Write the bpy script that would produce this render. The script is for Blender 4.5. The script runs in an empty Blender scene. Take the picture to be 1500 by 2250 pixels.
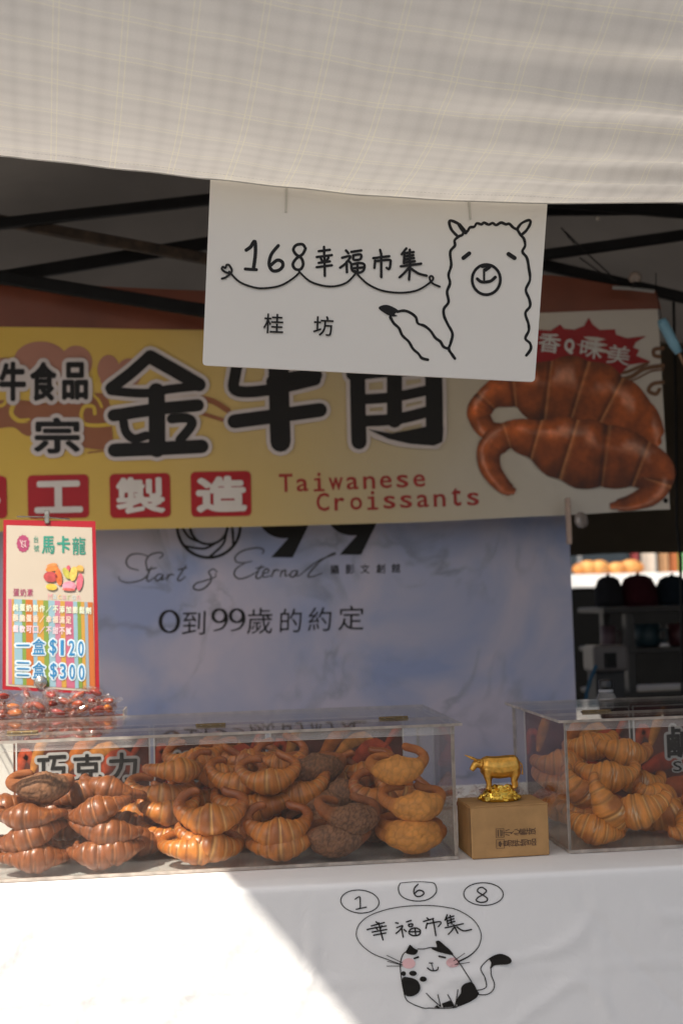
import bpy, bmesh, math, random
from mathutils import Vector, Matrix, noise, Euler
from mathutils.geometry import tessellate_polygon
random.seed(7)
S = bpy.context.scene
COL = S.collection
R = math.radians

# ------------------------------------------------------------------ camera
F_PX = 2700.0                      # focal length in pixels of the 1500x2250 photograph
YAW, PITCH, ROLL = R(6.2), R(4.07), 0.028
TABLE_Z = 0.80
_F = Vector((math.sin(YAW) * math.cos(PITCH), math.cos(YAW) * math.cos(PITCH), math.sin(PITCH)))
_R0 = Vector((math.cos(YAW), -math.sin(YAW), 0))
_U0 = _R0.cross(_F)
CR = _R0 * math.cos(ROLL) - _U0 * math.sin(ROLL)
CU = _U0 * math.cos(ROLL) + _R0 * math.sin(ROLL)
CF = _F
def ray(px, py):
    return CF + CR * ((px - 750) / F_PX) + CU * ((1125 - py) / F_PX)
_d = ray(1003, 1890)
CAM = Vector((0, -2.0, TABLE_Z - _d.z * (2.0 / _d.y)))     # box corner rests on the table
cam_data = bpy.data.cameras.new('camera')
cam = bpy.data.objects.new('camera', cam_data)
COL.objects.link(cam)
m3 = Matrix((CR, CU, -CF)).transposed()
cam.matrix_world = Matrix.Translation(CAM) @ m3.to_4x4()
cam_data.sensor_fit = 'VERTICAL'
cam_data.sensor_height = 36.0
cam_data.sensor_width = 24.0
cam_data.lens = F_PX / 2250 * 36
cam_data.clip_end = 400
cam_data.clip_start = 0.05
cam_data.dof.use_dof = True
cam_data.dof.focus_distance = 2.0
cam_data.dof.aperture_fstop = 3.6
S.camera = cam

# ------------------------------------------------------------------ light
SUNX = 0.50
SUN_TRAVEL = Vector((SUNX, 0.56, -1.0)).normalized()
to_sun = -SUN_TRAVEL
w = bpy.data.worlds.new('World'); S.world = w; w.use_nodes = True
nt = w.node_tree
bg = nt.nodes['Background']; sky = nt.nodes.new('ShaderNodeTexSky')
sky.sky_type = 'NISHITA'; sky.sun_disc = False
sky.sun_elevation = math.asin(to_sun.z)
sky.sun_rotation = math.atan2(to_sun.x, to_sun.y)
sky.air_density = 0.9; sky.dust_density = 4.0; sky.ozone_density = 0.6
nt.links.new(sky.outputs[0], bg.inputs[0]); bg.inputs[1].default_value = 0.11
sl = bpy.data.lights.new('sun', 'SUN'); sl.energy = 5.0; sl.angle = R(0.6); sl.color = (1.0, 0.93, 0.83)
so = bpy.data.objects.new('sun', sl); COL.objects.link(so)
so.rotation_euler = SUN_TRAVEL.to_track_quat('-Z', 'Y').to_euler()
so.location = (-3, -3, 6)
S.view_settings.view_transform = 'Standard'; S.view_settings.look = 'None'
S.view_settings.gamma = 1.0; S.view_settings.exposure = 0.44
cy = S.cycles
cy.use_denoising = True
cy.use_adaptive_sampling = True; cy.adaptive_threshold = 0.025
cy.max_bounces = 8; cy.diffuse_bounces = 4; cy.glossy_bounces = 4; cy.transmission_bounces = 6
cy.transparent_max_bounces = 24; cy.caustics_reflective = False; cy.caustics_refractive = False
cy.sample_clamp_indirect = 6.0

# ------------------------------------------------------------------ materials
def lin(r, g, b):
    f = lambda c: (c / 255 / 12.92) if c / 255 <= 0.04045 else ((c / 255 + 0.055) / 1.055) ** 2.4
    return (f(r), f(g), f(b))
MATS = {}
def mat(name, col, rough=0.6, metal=0.0, spec=0.5, vary=0.12, vscale=12.0, bump=0.0, bscale=60.0, coat=0.0, emis=None, trans=0.0):
    if name in MATS: return MATS[name]
    m = bpy.data.materials.new(name); m.use_nodes = True
    N = m.node_tree.nodes; L = m.node_tree.links
    b = N['Principled BSDF']
    b.inputs['Roughness'].default_value = rough; b.inputs['Metallic'].default_value = metal
    b.inputs['Specular IOR Level'].default_value = spec
    b.inputs['Coat Weight'].default_value = coat
    tc = N.new('ShaderNodeTexCoord')
    nz = N.new('ShaderNodeTexNoise'); nz.inputs['Scale'].default_value = vscale; nz.inputs['Detail'].default_value = 5
    L.new(tc.outputs['Object'], nz.inputs['Vector'])
    rp = N.new('ShaderNodeValToRGB')
    lo = tuple(max(0, c * (1 - vary)) for c in col); hi = tuple(min(1, c * (1 + vary)) for c in col)
    rp.color_ramp.elements[0].position = 0.3; rp.color_ramp.elements[1].position = 0.7
    rp.color_ramp.elements[0].color = (*lo, 1); rp.color_ramp.elements[1].color = (*hi, 1)
    L.new(nz.outputs['Fac'], rp.inputs['Fac']); L.new(rp.outputs['Color'], b.inputs['Base Color'])
    if bump > 0:
        n2 = N.new('ShaderNodeTexNoise'); n2.inputs['Scale'].default_value = bscale; n2.inputs['Detail'].default_value = 4
        L.new(tc.outputs['Object'], n2.inputs['Vector'])
        bp = N.new('ShaderNodeBump'); bp.inputs['Strength'].default_value = bump; bp.inputs['Distance'].default_value = 0.004
        L.new(n2.outputs['Fac'], bp.inputs['Height']); L.new(bp.outputs['Normal'], b.inputs['Normal'])
    if trans > 0:
        tr = N.new('ShaderNodeBsdfTranslucent'); L.new(rp.outputs['Color'], tr.inputs['Color'])
        mx = N.new('ShaderNodeMixShader'); mx.inputs['Fac'].default_value = trans
        L.new(b.outputs[0], mx.inputs[1]); L.new(tr.outputs[0], mx.inputs[2])
        L.new(mx.outputs[0], N['Material Output'].inputs['Surface'])
    MATS[name] = m
    return m
def vcol_mat(name, rough=0.5, spec=0.4, attr='col', noise_amt=0.15, nscale=120.0):
    if name in MATS: return MATS[name]
    m = bpy.data.materials.new(name); m.use_nodes = True
    N = m.node_tree.nodes; L = m.node_tree.links; b = N['Principled BSDF']
    b.inputs['Roughness'].default_value = rough; b.inputs['Specular IOR Level'].default_value = spec
    at = N.new('ShaderNodeAttribute'); at.attribute_name = attr
    nz = N.new('ShaderNodeTexNoise'); nz.inputs['Scale'].default_value = nscale; nz.inputs['Detail'].default_value = 6
    tc = N.new('ShaderNodeTexCoord'); L.new(tc.outputs['Object'], nz.inputs['Vector'])
    mr = N.new('ShaderNodeMapRange'); mr.inputs['To Min'].default_value = 1 - noise_amt; mr.inputs['To Max'].default_value = 1 + noise_amt
    mr.inputs['From Min'].default_value = 0.3; mr.inputs['From Max'].default_value = 0.7
    L.new(nz.outputs['Fac'], mr.inputs['Value'])
    mx = N.new('ShaderNodeVectorMath'); mx.operation = 'SCALE'
    L.new(at.outputs['Color'], mx.inputs[0]); L.new(mr.outputs[0], mx.inputs['Scale'])
    L.new(mx.outputs[0], b.inputs['Base Color'])
    MATS[name] = m
    return m
def acrylic(name, tint=(0.97, 0.97, 0.96), haze=0.004, rough=0.015, ior=1.47):
    m = bpy.data.materials.new(name); m.use_nodes = True
    N = m.node_tree.nodes; L = m.node_tree.links
    N.remove(N['Principled BSDF'])
    tr = N.new('ShaderNodeBsdfTransparent'); tr.inputs['Color'].default_value = (*tint, 1)
    gl = N.new('ShaderNodeBsdfGlossy'); gl.inputs['Roughness'].default_value = rough
    fr = N.new('ShaderNodeFresnel')
    ge = N.new('ShaderNodeNewGeometry'); mi = N.new('ShaderNodeMix'); mi.data_type = 'FLOAT'   # thin sheet: same reflectance from both sides
    mi.inputs['A'].default_value = ior; mi.inputs['B'].default_value = 1 / ior
    L.new(ge.outputs['Backfacing'], mi.inputs['Factor']); L.new(mi.outputs['Result'], fr.inputs['IOR'])
    mx = N.new('ShaderNodeMixShader'); L.new(fr.outputs[0], mx.inputs['Fac']); L.new(tr.outputs[0], mx.inputs[1]); L.new(gl.outputs[0], mx.inputs[2])
    df = N.new('ShaderNodeBsdfDiffuse'); df.inputs['Color'].default_value = (0.9, 0.88, 0.85, 1)
    tc = N.new('ShaderNodeTexCoord'); nz = N.new('ShaderNodeTexNoise'); nz.inputs['Scale'].default_value = 14; nz.inputs['Detail'].default_value = 8
    L.new(tc.outputs['Object'], nz.inputs['Vector'])
    mr = N.new('ShaderNodeMapRange'); mr.inputs['From Min'].default_value = 0.35; mr.inputs['From Max'].default_value = 0.75
    mr.inputs['To Min'].default_value = haze * 0.5; mr.inputs['To Max'].default_value = haze * 1.7
    L.new(nz.outputs['Fac'], mr.inputs['Value'])
    m2 = N.new('ShaderNodeMixShader'); L.new(mr.outputs[0], m2.inputs['Fac']); L.new(mx.outputs[0], m2.inputs[1]); L.new(df.outputs[0], m2.inputs[2])
    L.new(m2.outputs[0], N['Material Output'].inputs['Surface'])
    MATS[name] = m
    return m

INK = mat('ink_black', (0.008, 0.007, 0.0065), 0.5, spec=0.3, vary=0.1)
# ------------------------------------------------------------------ object helpers
def origin(o):
    v = Vector((0, 0, 0))
    while o is not None:
        v += o.location; o = o.parent
    return v
def link(name, me, parent=None):
    o = bpy.data.objects.new(name, me); COL.objects.link(o)
    if parent is not None: o.parent = parent
    return o
def tag(o, label=None, cat=None, group=None, kind=None):
    if label: o['label'] = label
    if cat: o['category'] = cat
    if group: o['group'] = group
    if kind: o['kind'] = kind
    return o
def thing(name, loc, label, cat, group=None):
    o = bpy.data.objects.new(name, None); COL.objects.link(o); o.location = Vector(loc); o.empty_display_size = 0.05
    return tag(o, label, cat, group)
class MB:
    """collects shapes in world space; build() makes one mesh object relative to its parent"""
    def __init__(s): s.v = []; s.f = []; s.fm = []; s.c = []
    def add(s, vs, fs, mi=0, cols=None):
        n = len(s.v); s.v += [Vector(x) for x in vs]; s.f += [tuple(i + n for i in f) for f in fs]; s.fm += [mi] * len(fs)
        s.c += cols if cols else [(1, 1, 1)] * len(vs)
        return s
    def box(s, lo, hi, mi=0, rot=None, piv=None):
        x0, y0, z0 = lo; x1, y1, z1 = hi
        vs = [Vector(p) for p in ((x0,y0,z0),(x1,y0,z0),(x1,y1,z0),(x0,y1,z0),(x0,y0,z1),(x1,y0,z1),(x1,y1,z1),(x0,y1,z1))]
        if rot is not None:
            pv = Vector(piv) if piv is not None else (Vector(lo) + Vector(hi)) / 2
            vs = [rot @ (v - pv) + pv for v in vs]
        return s.add(vs, [(0,3,2,1),(4,5,6,7),(0,1,5,4),(1,2,6,5),(2,3,7,6),(3,0,4,7)], mi)
    def bar(s, a, b, wx, wz, up=(0, 0, 1), mi=0):
        a = Vector(a); b = Vector(b); d = (b - a).normalized(); u = Vector(up); sd = d.cross(u).normalized(); u = sd.cross(d)
        vs = []
        for p in (a, b):
            for i, j in ((-1,-1),(1,-1),(1,1),(-1,1)): vs.append(p + sd * wx / 2 * i + u * wz / 2 * j)
        return s.add(vs, [(0,1,2,3),(7,6,5,4),(0,4,5,1),(1,5,6,2),(2,6,7,3),(3,7,4,0)], mi)
    def tube(s, pts, rad, n=8, mi=0, closed=False, caps=True):
        pts = [Vector(p) for p in pts]; k = len(pts)
        rad = rad if isinstance(rad, (list, tuple)) else [rad] * k
        vs = []; pu = None
        for i, p in enumerate(pts):
            a = pts[max(0, i - 1)]; b = pts[min(k - 1, i + 1)]
            t = (b - a).normalized()
            if pu is None:
                pu = t.orthogonal().normalized()
            pu = (pu - t * pu.dot(t)).normalized(); sv = t.cross(pu)
            for j in range(n):
                an = 2 * math.pi * j / n
                vs.append(p + (pu * math.cos(an) + sv * math.sin(an)) * rad[i])
        fs = []
        for i in range(k - 1):
            for j in range(n):
                fs.append((i*n + j, i*n + (j+1) % n, (i+1)*n + (j+1) % n, (i+1)*n + j))
        if caps: fs += [tuple(reversed(range(n))), tuple(range((k-1)*n, k*n))]
        return s.add(vs, fs, mi)
    def lathe(s, c, prof, n=20, mi=0, axis=None):
        c = Vector(c); q = Vector((0, 0, 1)).rotation_difference(Vector(axis)) if axis is not None else None
        vs = []; fs = []
        for r, z in prof:
            for j in range(n):
                a = 2 * math.pi * j / n; p = Vector((r * math.cos(a), r * math.sin(a), z))
                vs.append(c + (q @ p if q else p))
        for i in range(len(prof) - 1):
            for j in range(n):
                fs.append((i*n + j, i*n + (j+1) % n, (i+1)*n + (j+1) % n, (i+1)*n + j))
        fs += [tuple(reversed(range(n))), tuple(range((len(prof)-1)*n, len(prof)*n))]
        return s.add(vs, fs, mi)
    def ball(s, c, r, n=12, m=8, sq=(1, 1, 1), mi=0):
        prof = []
        vs = []; fs = []; c = Vector(c)
        for i in range(m + 1):
            t = math.pi * (i + 0.02 * (i == 0) - 0.02 * (i == m)) / m
            for j in range(n):
                a = 2 * math.pi * j / n
                vs.append(c + Vector((r*math.sin(t)*math.cos(a)*sq[0], r*math.sin(t)*math.sin(a)*sq[1], -r*math.cos(t)*sq[2])))
        for i in range(m):
            for j in range(n):
                fs.append((i*n + j, i*n + (j+1) % n, (i+1)*n + (j+1) % n, (i+1)*n + j))
        return s.add(vs, fs, mi)
    def build(s, name, mats, parent=None, smooth=False, bevel=0, vcol=False, seg=1):
        me = bpy.data.meshes.new(name)
        o0 = origin(parent)
        me.from_pydata([v - o0 for v in s.v], [], s.f); me.validate()
        for m in (mats if isinstance(mats, (list, tuple)) else [mats]): me.materials.append(m)
        if len(me.polygons) == len(s.fm):
            me.polygons.foreach_set('material_index', s.fm)
        if vcol:
            a = me.color_attributes.new('col', 'FLOAT_COLOR', 'POINT')
            for i, c in enumerate(s.c): a.data[i].color = (*c, 1)
        if smooth: me.polygons.foreach_set('use_smooth', [True] * len(me.polygons))
        if bevel > 0:
            bm = bmesh.new(); bm.from_mesh(me)
            bmesh.ops.bevel(bm, geom=bm.edges[:], offset=bevel, segments=seg, affect='EDGES', profile=0.7)
            bm.to_mesh(me); bm.free()
        me.update()
        return link(name, me, parent)

# ------------------------------------------------------------------ flat print helpers
def smooth_path(pts, sub=6, closed=False):
    P = [Vector((p[0], p[1])) for p in pts]; n = len(P)
    if n < 3: return [P[0].lerp(P[-1], i / 4) for i in range(5)]
    out = []
    rng = n if closed else n - 1
    for i in range(rng):
        g = (lambda k: P[k % n]) if closed else (lambda k: P[max(0, min(n - 1, k))])
        a, b, c, d = g(i - 1), g(i), g(i + 1), g(i + 2)
        for j in range(sub):
            t = j / sub
            out.append(0.5 * ((2*b) + (c - a)*t + (2*a - 5*b + 4*c - d)*t*t + (3*b - a - 3*c + d)*t**3))
    out.append(P[0] if closed else P[-1])
    return out
class Sheet:
    """a print surface: photo-pixel tracing -> point on the surface of a real object"""
    def __init__(s, to3d, normal):
        s.to3d = to3d; s.n = Vector(normal).normalized(); s.bump = 0
    def pt(s, x, y, off): return s.to3d(x, y) + s.n * off
class Ink:
    def __init__(s, sheet, tr=None, base=0.0006):
        s.sh = sheet; s.tr = tr or (lambda x, y: (x, y)); s.base = base; s.k = 0; s.mb = MB(); s.marks = []
    def _off(s):
        s.k += 1; return s.base + s.k * 0.000015
    def stroke(s, pts, wd, closed=False, sub=6, taper=False, rag=0.0):
        """wd in traced pixels"""
        P = smooth_path(pts, sub, closed); n = len(P); off = s._off()
        vs = []; fs = []
        for i, p in enumerate(P):
            if closed: a = P[i - 1 if i > 0 else n - 2]; b = P[(i + 1) if i < n - 1 else 1]
            else: a = P[max(0, i - 1)]; b = P[min(n - 1, i + 1)]
            t = (b - a); t = t.normalized() if t.length > 1e-6 else Vector((1, 0)); q = Vector((-t.y, t.x))
            u = i / (n - 1)
            wv = wd(u) if callable(wd) else wd
            if taper: wv *= 0.55 + 0.45 * math.sin(math.pi * min(1, max(0, u * 0.9 + 0.08)))
            if rag: wv *= 1 + rag * noise.noise(Vector((p.x * 0.06, p.y * 0.06, wd if not callable(wd) else 1)))
            o2 = off + 0.00001 * u
            for sg in (1, -1):
                v = p + q * wv / 2 * sg; vs.append(s.sh.pt(*s.tr(v.x, v.y), o2))
            if i: fs.append((2*i - 2, 2*i - 1, 2*i + 1, 2*i))
        s.mb.add(vs, fs)
        if not closed:
            for e in (0, n - 1):
                wv = wd(e / (n - 1)) if callable(wd) else wd
                if taper: wv *= 0.6
                s.ellipse(P[e].x, P[e].y, wv / 2, wv / 2, seg=12)
        return s
    def poly(s, pts, sub=0, closed=True):
        P = smooth_path(pts, sub, True)[:-1] if sub else [Vector(p) for p in pts]
        off = s._off()
        tri = tessellate_polygon([[Vector((p.x, p.y, 0)) for p in P]])
        s.mb.add([s.sh.pt(*s.tr(p.x, p.y), off) for p in P], [tuple(t) for t in tri]); return s
    def ellipse(s, cx, cy_, rx, ry, seg=24, rot=0.0, jag=0.0):
        off = s._off(); vs = [s.sh.pt(*s.tr(cx, cy_), off)]
        for i in range(seg):
            a = 2*math.pi*i/seg; k = 1 + (jag if i % 2 else 0)
            x = rx*k*math.cos(a); y = ry*k*math.sin(a)
            vs.append(s.sh.pt(*s.tr(cx + x*math.cos(rot) - y*math.sin(rot), cy_ + x*math.sin(rot) + y*math.cos(rot)), off))
        s.mb.add(vs, [(0, i + 1, (i + 1) % seg + 1) for i in range(seg)]); return s
    def ring(s, cx, cy_, rx, ry, wd, rot=0.0, a0=0, a1=360):
        pts = []
        for i in range(25):
            a = R(a0 + (a1 - a0) * i / 24); x = rx*math.cos(a); y = ry*math.sin(a)
            pts.append((cx + x*math.cos(rot) - y*math.sin(rot), cy_ + x*math.sin(rot) + y*math.cos(rot)))
        if abs(a1 - a0) >= 360: return s.stroke(pts[:-1], wd, closed=True, sub=3)
        return s.stroke(pts, wd, sub=3)
    def rrect(s, x0, y0, x1, y1, r=0, rot=0):
        cx, cy_ = (x0+x1)/2, (y0+y1)/2; P = []
        for (sx, sy, a0) in ((1,1,0),(-1,1,90),(-1,-1,180),(1,-1,270)):
            for k in range(5):
                a = R(a0 + 22.5*k)
                x = sx*((x1-x0)/2 - r) + r*math.cos(a); y = sy*((y1-y0)/2 - r) + r*math.sin(a)
                P.append((cx + x*math.cos(rot) - y*math.sin(rot), cy_ + x*math.sin(rot) + y*math.cos(rot)))
        if r == 0: P = P[::5]
        return s.poly(P)
    def text(s, body, cx, cy_, wd, ht, bold=0.0, rot=0.0, shear=0.0, cut=None, grow=0.0, aspect=1.0):
        """glyph(s) fitted into a box wd x ht (traced units) centred at cx, cy_; bold thickens inside the box, grow adds a rim"""
        vs, fs = glyph(body, 0.0, cut)
        x0 = min(v.x for v in vs); x1 = max(v.x for v in vs); y0 = min(v.y for v in vs); y1 = max(v.y for v in vs)
        b_ = max(0.0, bold) * ht; sx = max(0.4 * wd, wd - 2 * b_ * aspect); sy = ht - 2 * b_
        r_ = b_ + grow / 2
        shifts = [(0.0, 0.0)]
        if r_ > 0:
            for fr, n_ in ((1.0, 16 if grow else 8), (0.6, 8 if r_ > 0.03 * ht else 0), (0.3, 5 if r_ > 0.06 * ht else 0)):
                shifts += [(r_ * aspect * fr * math.cos(2*math.pi*i/max(1, n_)), r_ * fr * math.sin(2*math.pi*i/max(1, n_))) for i in range(n_)]
        off = s._off()
        for dx, dy in shifts:
            out = []; off += 0.000004
            for v in vs:
                x = (((v.x - x0)/(x1 - x0) - 0.5)*sx if x1 - x0 > 1e-6 else 0) + dx
                y = (-((v.y - y0)/(y1 - y0) - 0.5)*sy if y1 - y0 > 1e-6 else 0) + dy
                x -= y * shear
                out.append(s.sh.pt(*s.tr(cx + x*math.cos(rot) - y*math.sin(rot), cy_ + x*math.sin(rot) + y*math.cos(rot)), off))
            s.mb.add(out, fs)
        return s
    def cut(s):
        s.marks.append((len(s.mb.v), len(s.mb.f))); return s
    def build(s, name, m, parent, **k):
        if not s.marks: return s.mb.build(name, m, parent, **k)
        v0 = f0 = 0
        for v1, f1 in s.marks:          # every separate printed piece is a part of its own
            p = MB(); p.v = s.mb.v[v0:v1]; p.f = [tuple(i - v0 for i in f) for f in s.mb.f[f0:f1]]; p.fm = s.mb.fm[f0:f1]; p.c = s.mb.c[v0:v1]
            p.build(name, m, parent, **k); v0, f0 = v1, f1
_gc = {}
_tc = bpy.data.curves.new('glyph_source', 'FONT'); _to = bpy.data.objects.new('glyph_source', _tc)
_ts = bpy.data.scenes.new('glyphs'); _ts.collection.objects.link(_to)
def glyph(body, bold, cut=None):
    k = (body, round(bold, 4), cut)
    if k not in _gc:
        _tc.body = body; _tc.offset = bold; _tc.resolution_u = 3
        _ts.view_layers[0].update()
        dg = _ts.view_layers[0].depsgraph
        me = _to.evaluated_get(dg).to_mesh()
        bm = bmesh.new(); bm.from_mesh(me)
        if cut:
            xs = [v.co.x for v in bm.verts]; ys = [v.co.y for v in bm.verts]
            for ax, lo, hi in ((0, min(xs), max(xs)), (1, min(ys), max(ys))):
                k2 = lo + cut
                while k2 < hi:
                    n_ = Vector((1, 0, 0)) if ax == 0 else Vector((0, 1, 0))
                    bmesh.ops.bisect_plane(bm, geom=bm.verts[:] + bm.edges[:] + bm.faces[:], plane_co=n_ * k2, plane_no=n_)
                    k2 += cut
        bm.verts.index_update()
        _gc[k] = ([v.co.copy() for v in bm.verts], [tuple(v.index for v in f.verts) for f in bm.faces])
        bm.free(); _to.to_mesh_clear() if False else None
    return _gc[k]
def on_y(px, py, y):
    d = ray(px, py); return CAM + d * ((y - CAM.y) / d.y)
def on_z(px, py, z):
    d = ray(px, py); return CAM + d * ((z - CAM.z) / d.z)
def on_plane(px, py, p, n):
    d = ray(px, py); return CAM + d * ((p - CAM).dot(n) / d.dot(n))
def zoom(x0, y0, k):
    return lambda x, y: (x0 + x * k, y0 + y * k)
def sstep(a, b, x):
    t = max(0, min(1, (x - a) / (b - a))); return t * t * (3 - 2 * t)

# ================================================================== SETTING
# ground
ms = mat('asphalt', (0.115, 0.110, 0.105), 0.85, vary=0.2, vscale=1.3, bump=0.3, bscale=40)
mb = MB(); mb.add([(-60,-60,0),(60,-60,0),(60,90,0),(-60,90,0)], [(0,1,2,3)])
tag(mb.build('ground', ms), 'grey asphalt ground of the market lane', kind='structure')

# ---------------- front awning (translucent plaid cloth)
def interp(tab, x):
    if x <= tab[0][0]: return tab[0][1] + (x - tab[0][0]) * (tab[1][1] - tab[0][1]) / (tab[1][0] - tab[0][0])
    for (a, va), (b, vb) in zip(tab, tab[1:]):
        if x <= b:
            t = (x - a) / (b - a); t2 = t * t * (3 - 2 * t) * 0.5 + t * 0.5
            return va + (vb - va) * t2
    return vb + (x - b) * 0.03
EDGE = [(on_y(px, py, -0.12).x, on_y(px, py, -0.12).z) for px, py in
        ((-300, 322), (0, 341), (100, 352), (300, 374), (460, 392), (640, 411), (800, 428), (1000, 440), (1200, 446), (1500, 444), (1700, 436))]
PROF = [(0.0, 0.0)]          # (distance towards the street, rise)
_s = 0.0
SL = []
for i in range(270):
    a = R(3 + 34 * sstep(0.0, 0.40, _s) - 20 * sstep(0.9, 2.0, _s))
    y0, z0 = PROF[-1]; PROF.append((y0 + 0.01 * math.cos(a), z0 + 0.01 * math.sin(a))); _s += 0.01
def prof_s(s): 
    i = max(0, min(len(PROF) - 2, int(s * 100))); t = s * 100 - i
    return (PROF[i][0] + (PROF[i+1][0] - PROF[i][0]) * t, PROF[i][1] + (PROF[i+1][1] - PROF[i][1]) * t)
def prof_y(dy):
    for i in range(len(PROF) - 1):
        if PROF[i+1][0] >= dy: return PROF[i][1]
    return PROF[-1][1]
def awn_z(x, y): return interp(EDGE, x) + prof_y(-(y + 0.12))
def shadow_src(P):
    p = Vector(P)
    while p.z < awn_z(p.x, p.y) and p.z < 5: p = p + to_sun * 0.005
    return p
CLOTH_Y = -0.12
q1 = shadow_src(on_y(512, 1938, CLOTH_Y)); q2 = shadow_src(on_y(775, 2250, CLOTH_Y))
qa = shadow_src(on_y(455, 1865, 0.03)); qb = shadow_src(on_y(362, 1755, 0.05))
def awn_left(y):                     # the cloth's free left edge, outside the picture; it throws the slanting shadow line
    T = [(q2.y, q2.x), (q1.y, q1.x), (qa.y, qa.x), (qb.y, qb.x), (-0.25, qb.x + 0.02), (-0.05, -0.48), (0.5, -0.46)]
    if y <= T[0][0]: return T[0][1] + (y - T[0][0]) * (T[1][1] - T[0][1]) / (T[1][0] - T[0][0])
    for (a, va), (b, vb) in zip(T, T[1:]):
        if y <= b: return va + (vb - va) * (y - a) / (b - a)
    return T[-1][1]
def awn_fold(x, s):
    k = sstep(0.15, 0.8, x)
    f = 0.013 * math.sin((s + 0.04 * (x - 0.6)) * 62 + 0.6) * math.exp(-((s - 0.26) / 0.11) ** 2) * k
    f += 0.008 * math.sin(s * 95 + 1.5 + x * 1.2) * math.exp(-((s - 0.09) / 0.045) ** 2) * sstep(0.35, 0.75, x)
    f += 0.006 * noise.noise(Vector((x * 2.2, s * 5.0, 1.3))) + 0.0025 * noise.noise(Vector((x * 9, s * 12, 4)))
    return f * sstep(0, 0.03, s)
NX, NS = 150, 150
vs = []; fs = []; uv = []
for j in range(NS + 1):
    if j < 20:                       # behind its lowest line, unseen cloth added up to the tent eave blocks the sun
        t = (20 - j) / 20; s = -0.52 * t
        y = -0.12 + 0.46 * t; dz = 0.27 * (t ** 0.75)
    else:
        t = (j - 20) / (NS - 20); s = 0.55 * (t / 0.65) if t < 0.65 else 0.55 + 2.1 * (t - 0.65) / 0.35
        dy, dz = prof_s(s); y = -0.12 - dy
    xl = awn_left(y)
    for i in range(NX + 1):
        x = xl + (2.7 - xl) * i / NX
        vs.append(Vector((x, y, interp(EDGE, x) + dz + awn_fold(x, s)))); uv.append((x, s))
for j in range(NS):
    for i in range(NX):
        a = j * (NX + 1) + i; fs.append((a, a + 1, a + NX + 2, a + NX + 1))
aw = bpy.data.materials.new('awning_cloth'); aw.use_nodes = True
N = aw.node_tree.nodes; L = aw.node_tree.links
uvn = N.new('ShaderNodeUVMap'); sp = N.new('ShaderNodeSeparateXYZ'); L.new(uvn.outputs[0], sp.inputs[0])
def nmath(op, a, b=None, c=None):
    n = N.new('ShaderNodeMath'); n.operation = op
    for i, v in enumerate((a, b, c)):
        if v is None: continue
        if isinstance(v, (int, float)): n.inputs[i].default_value = v
        else: L.new(v, n.inputs[i])
    return n.outputs[0]
def nline(coord, pitch, phase, width, soft):
    """1 on a line or band of the pattern, 0 elsewhere"""
    fr = nmath('FRACT', nmath('ADD', nmath('DIVIDE', coord, pitch), phase))
    d = nmath('MULTIPLY', nmath('ABSOLUTE', nmath('SUBTRACT', fr, 0.5)), pitch)
    mr = N.new('ShaderNodeMapRange'); mr.interpolation_type = 'SMOOTHSTEP'
    mr.inputs['From Min'].default_value = width + soft; mr.inputs['From Max'].default_value = max(0.0, width - soft)
    L.new(d, mr.inputs['Value']); return mr.outputs[0]
cu = nmath('SUBTRACT', sp.outputs[0], nmath('MULTIPLY', sp.outputs[1], 0.13))
cv = nmath('ADD', sp.outputs[1], nmath('MULTIPLY', sp.outputs[0], 0.085))
PU, PV = 0.0885, 0.062
yl = None
for c, p, ph in ((cu, PU, 0.0), (cu, PU, 0.085), (cv, PV, 0.2), (cv, PV, 0.32)):
    l = nline(c, p, ph, 0.0004, 0.0006); yl = l if yl is None else nmath('MAXIMUM', yl, l)
bd = None  # soft bands: shadow of a second cloth layer, put into the colour
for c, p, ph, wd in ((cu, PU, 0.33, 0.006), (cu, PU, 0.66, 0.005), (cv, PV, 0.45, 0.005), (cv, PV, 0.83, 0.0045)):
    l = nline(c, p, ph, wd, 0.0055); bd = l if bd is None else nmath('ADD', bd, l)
nz = N.new('ShaderNodeTexNoise'); nz.inputs['Scale'].default_value = 9; nz.inputs['Detail'].default_value = 6
L.new(uvn.outputs[0], nz.inputs['Vector'])
wv = N.new('ShaderNodeTexNoise'); wv.inputs['Scale'].default_value = 420; L.new(uvn.outputs[0], wv.inputs['Vector'])
base = nmath('ADD', nmath('MULTIPLY', nz.outputs['Fac'], 0.16), nmath('MULTIPLY', wv.outputs['Fac'], 0.12))
base = nmath('ADD', base, 0.76)
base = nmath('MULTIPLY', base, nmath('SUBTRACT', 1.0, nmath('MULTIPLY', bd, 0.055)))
hemd = nmath('ABSOLUTE', nmath('SUBTRACT', sp.outputs[1], 0.020)); hml = nmath('MULTIPLY', nmath('LESS_THAN', hemd, 0.0007), nmath('GREATER_THAN', nmath('FRACT', nmath('MULTIPLY', sp.outputs[0], 160.0)), 0.35))
base = nmath('MULTIPLY', base, nmath('SUBTRACT', 1.0, nmath('MULTIPLY', hml, 0.3)))
st = N.new('ShaderNodeTexNoise'); st.inputs['Scale'].default_value = 2.1; st.inputs['Detail'].default_value = 7; L.new(uvn.outputs[0], st.inputs['Vector'])
stm = N.new('ShaderNodeMapRange'); stm.inputs['From Min'].default_value = 0.52; stm.inputs['From Max'].default_value = 0.72; stm.inputs['To Max'].default_value = 0.13; L.new(st.outputs['Fac'], stm.inputs['Value'])
base = nmath('MULTIPLY', base, nmath('SUBTRACT', 1.0, stm.outputs[0]))
c1 = N.new('ShaderNodeMix'); c1.data_type = 'RGBA'; c1.inputs['A'].default_value = (0.77, 0.735, 0.68, 1); c1.inputs['B'].default_value = (0.95, 0.90, 0.68, 1)
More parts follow.
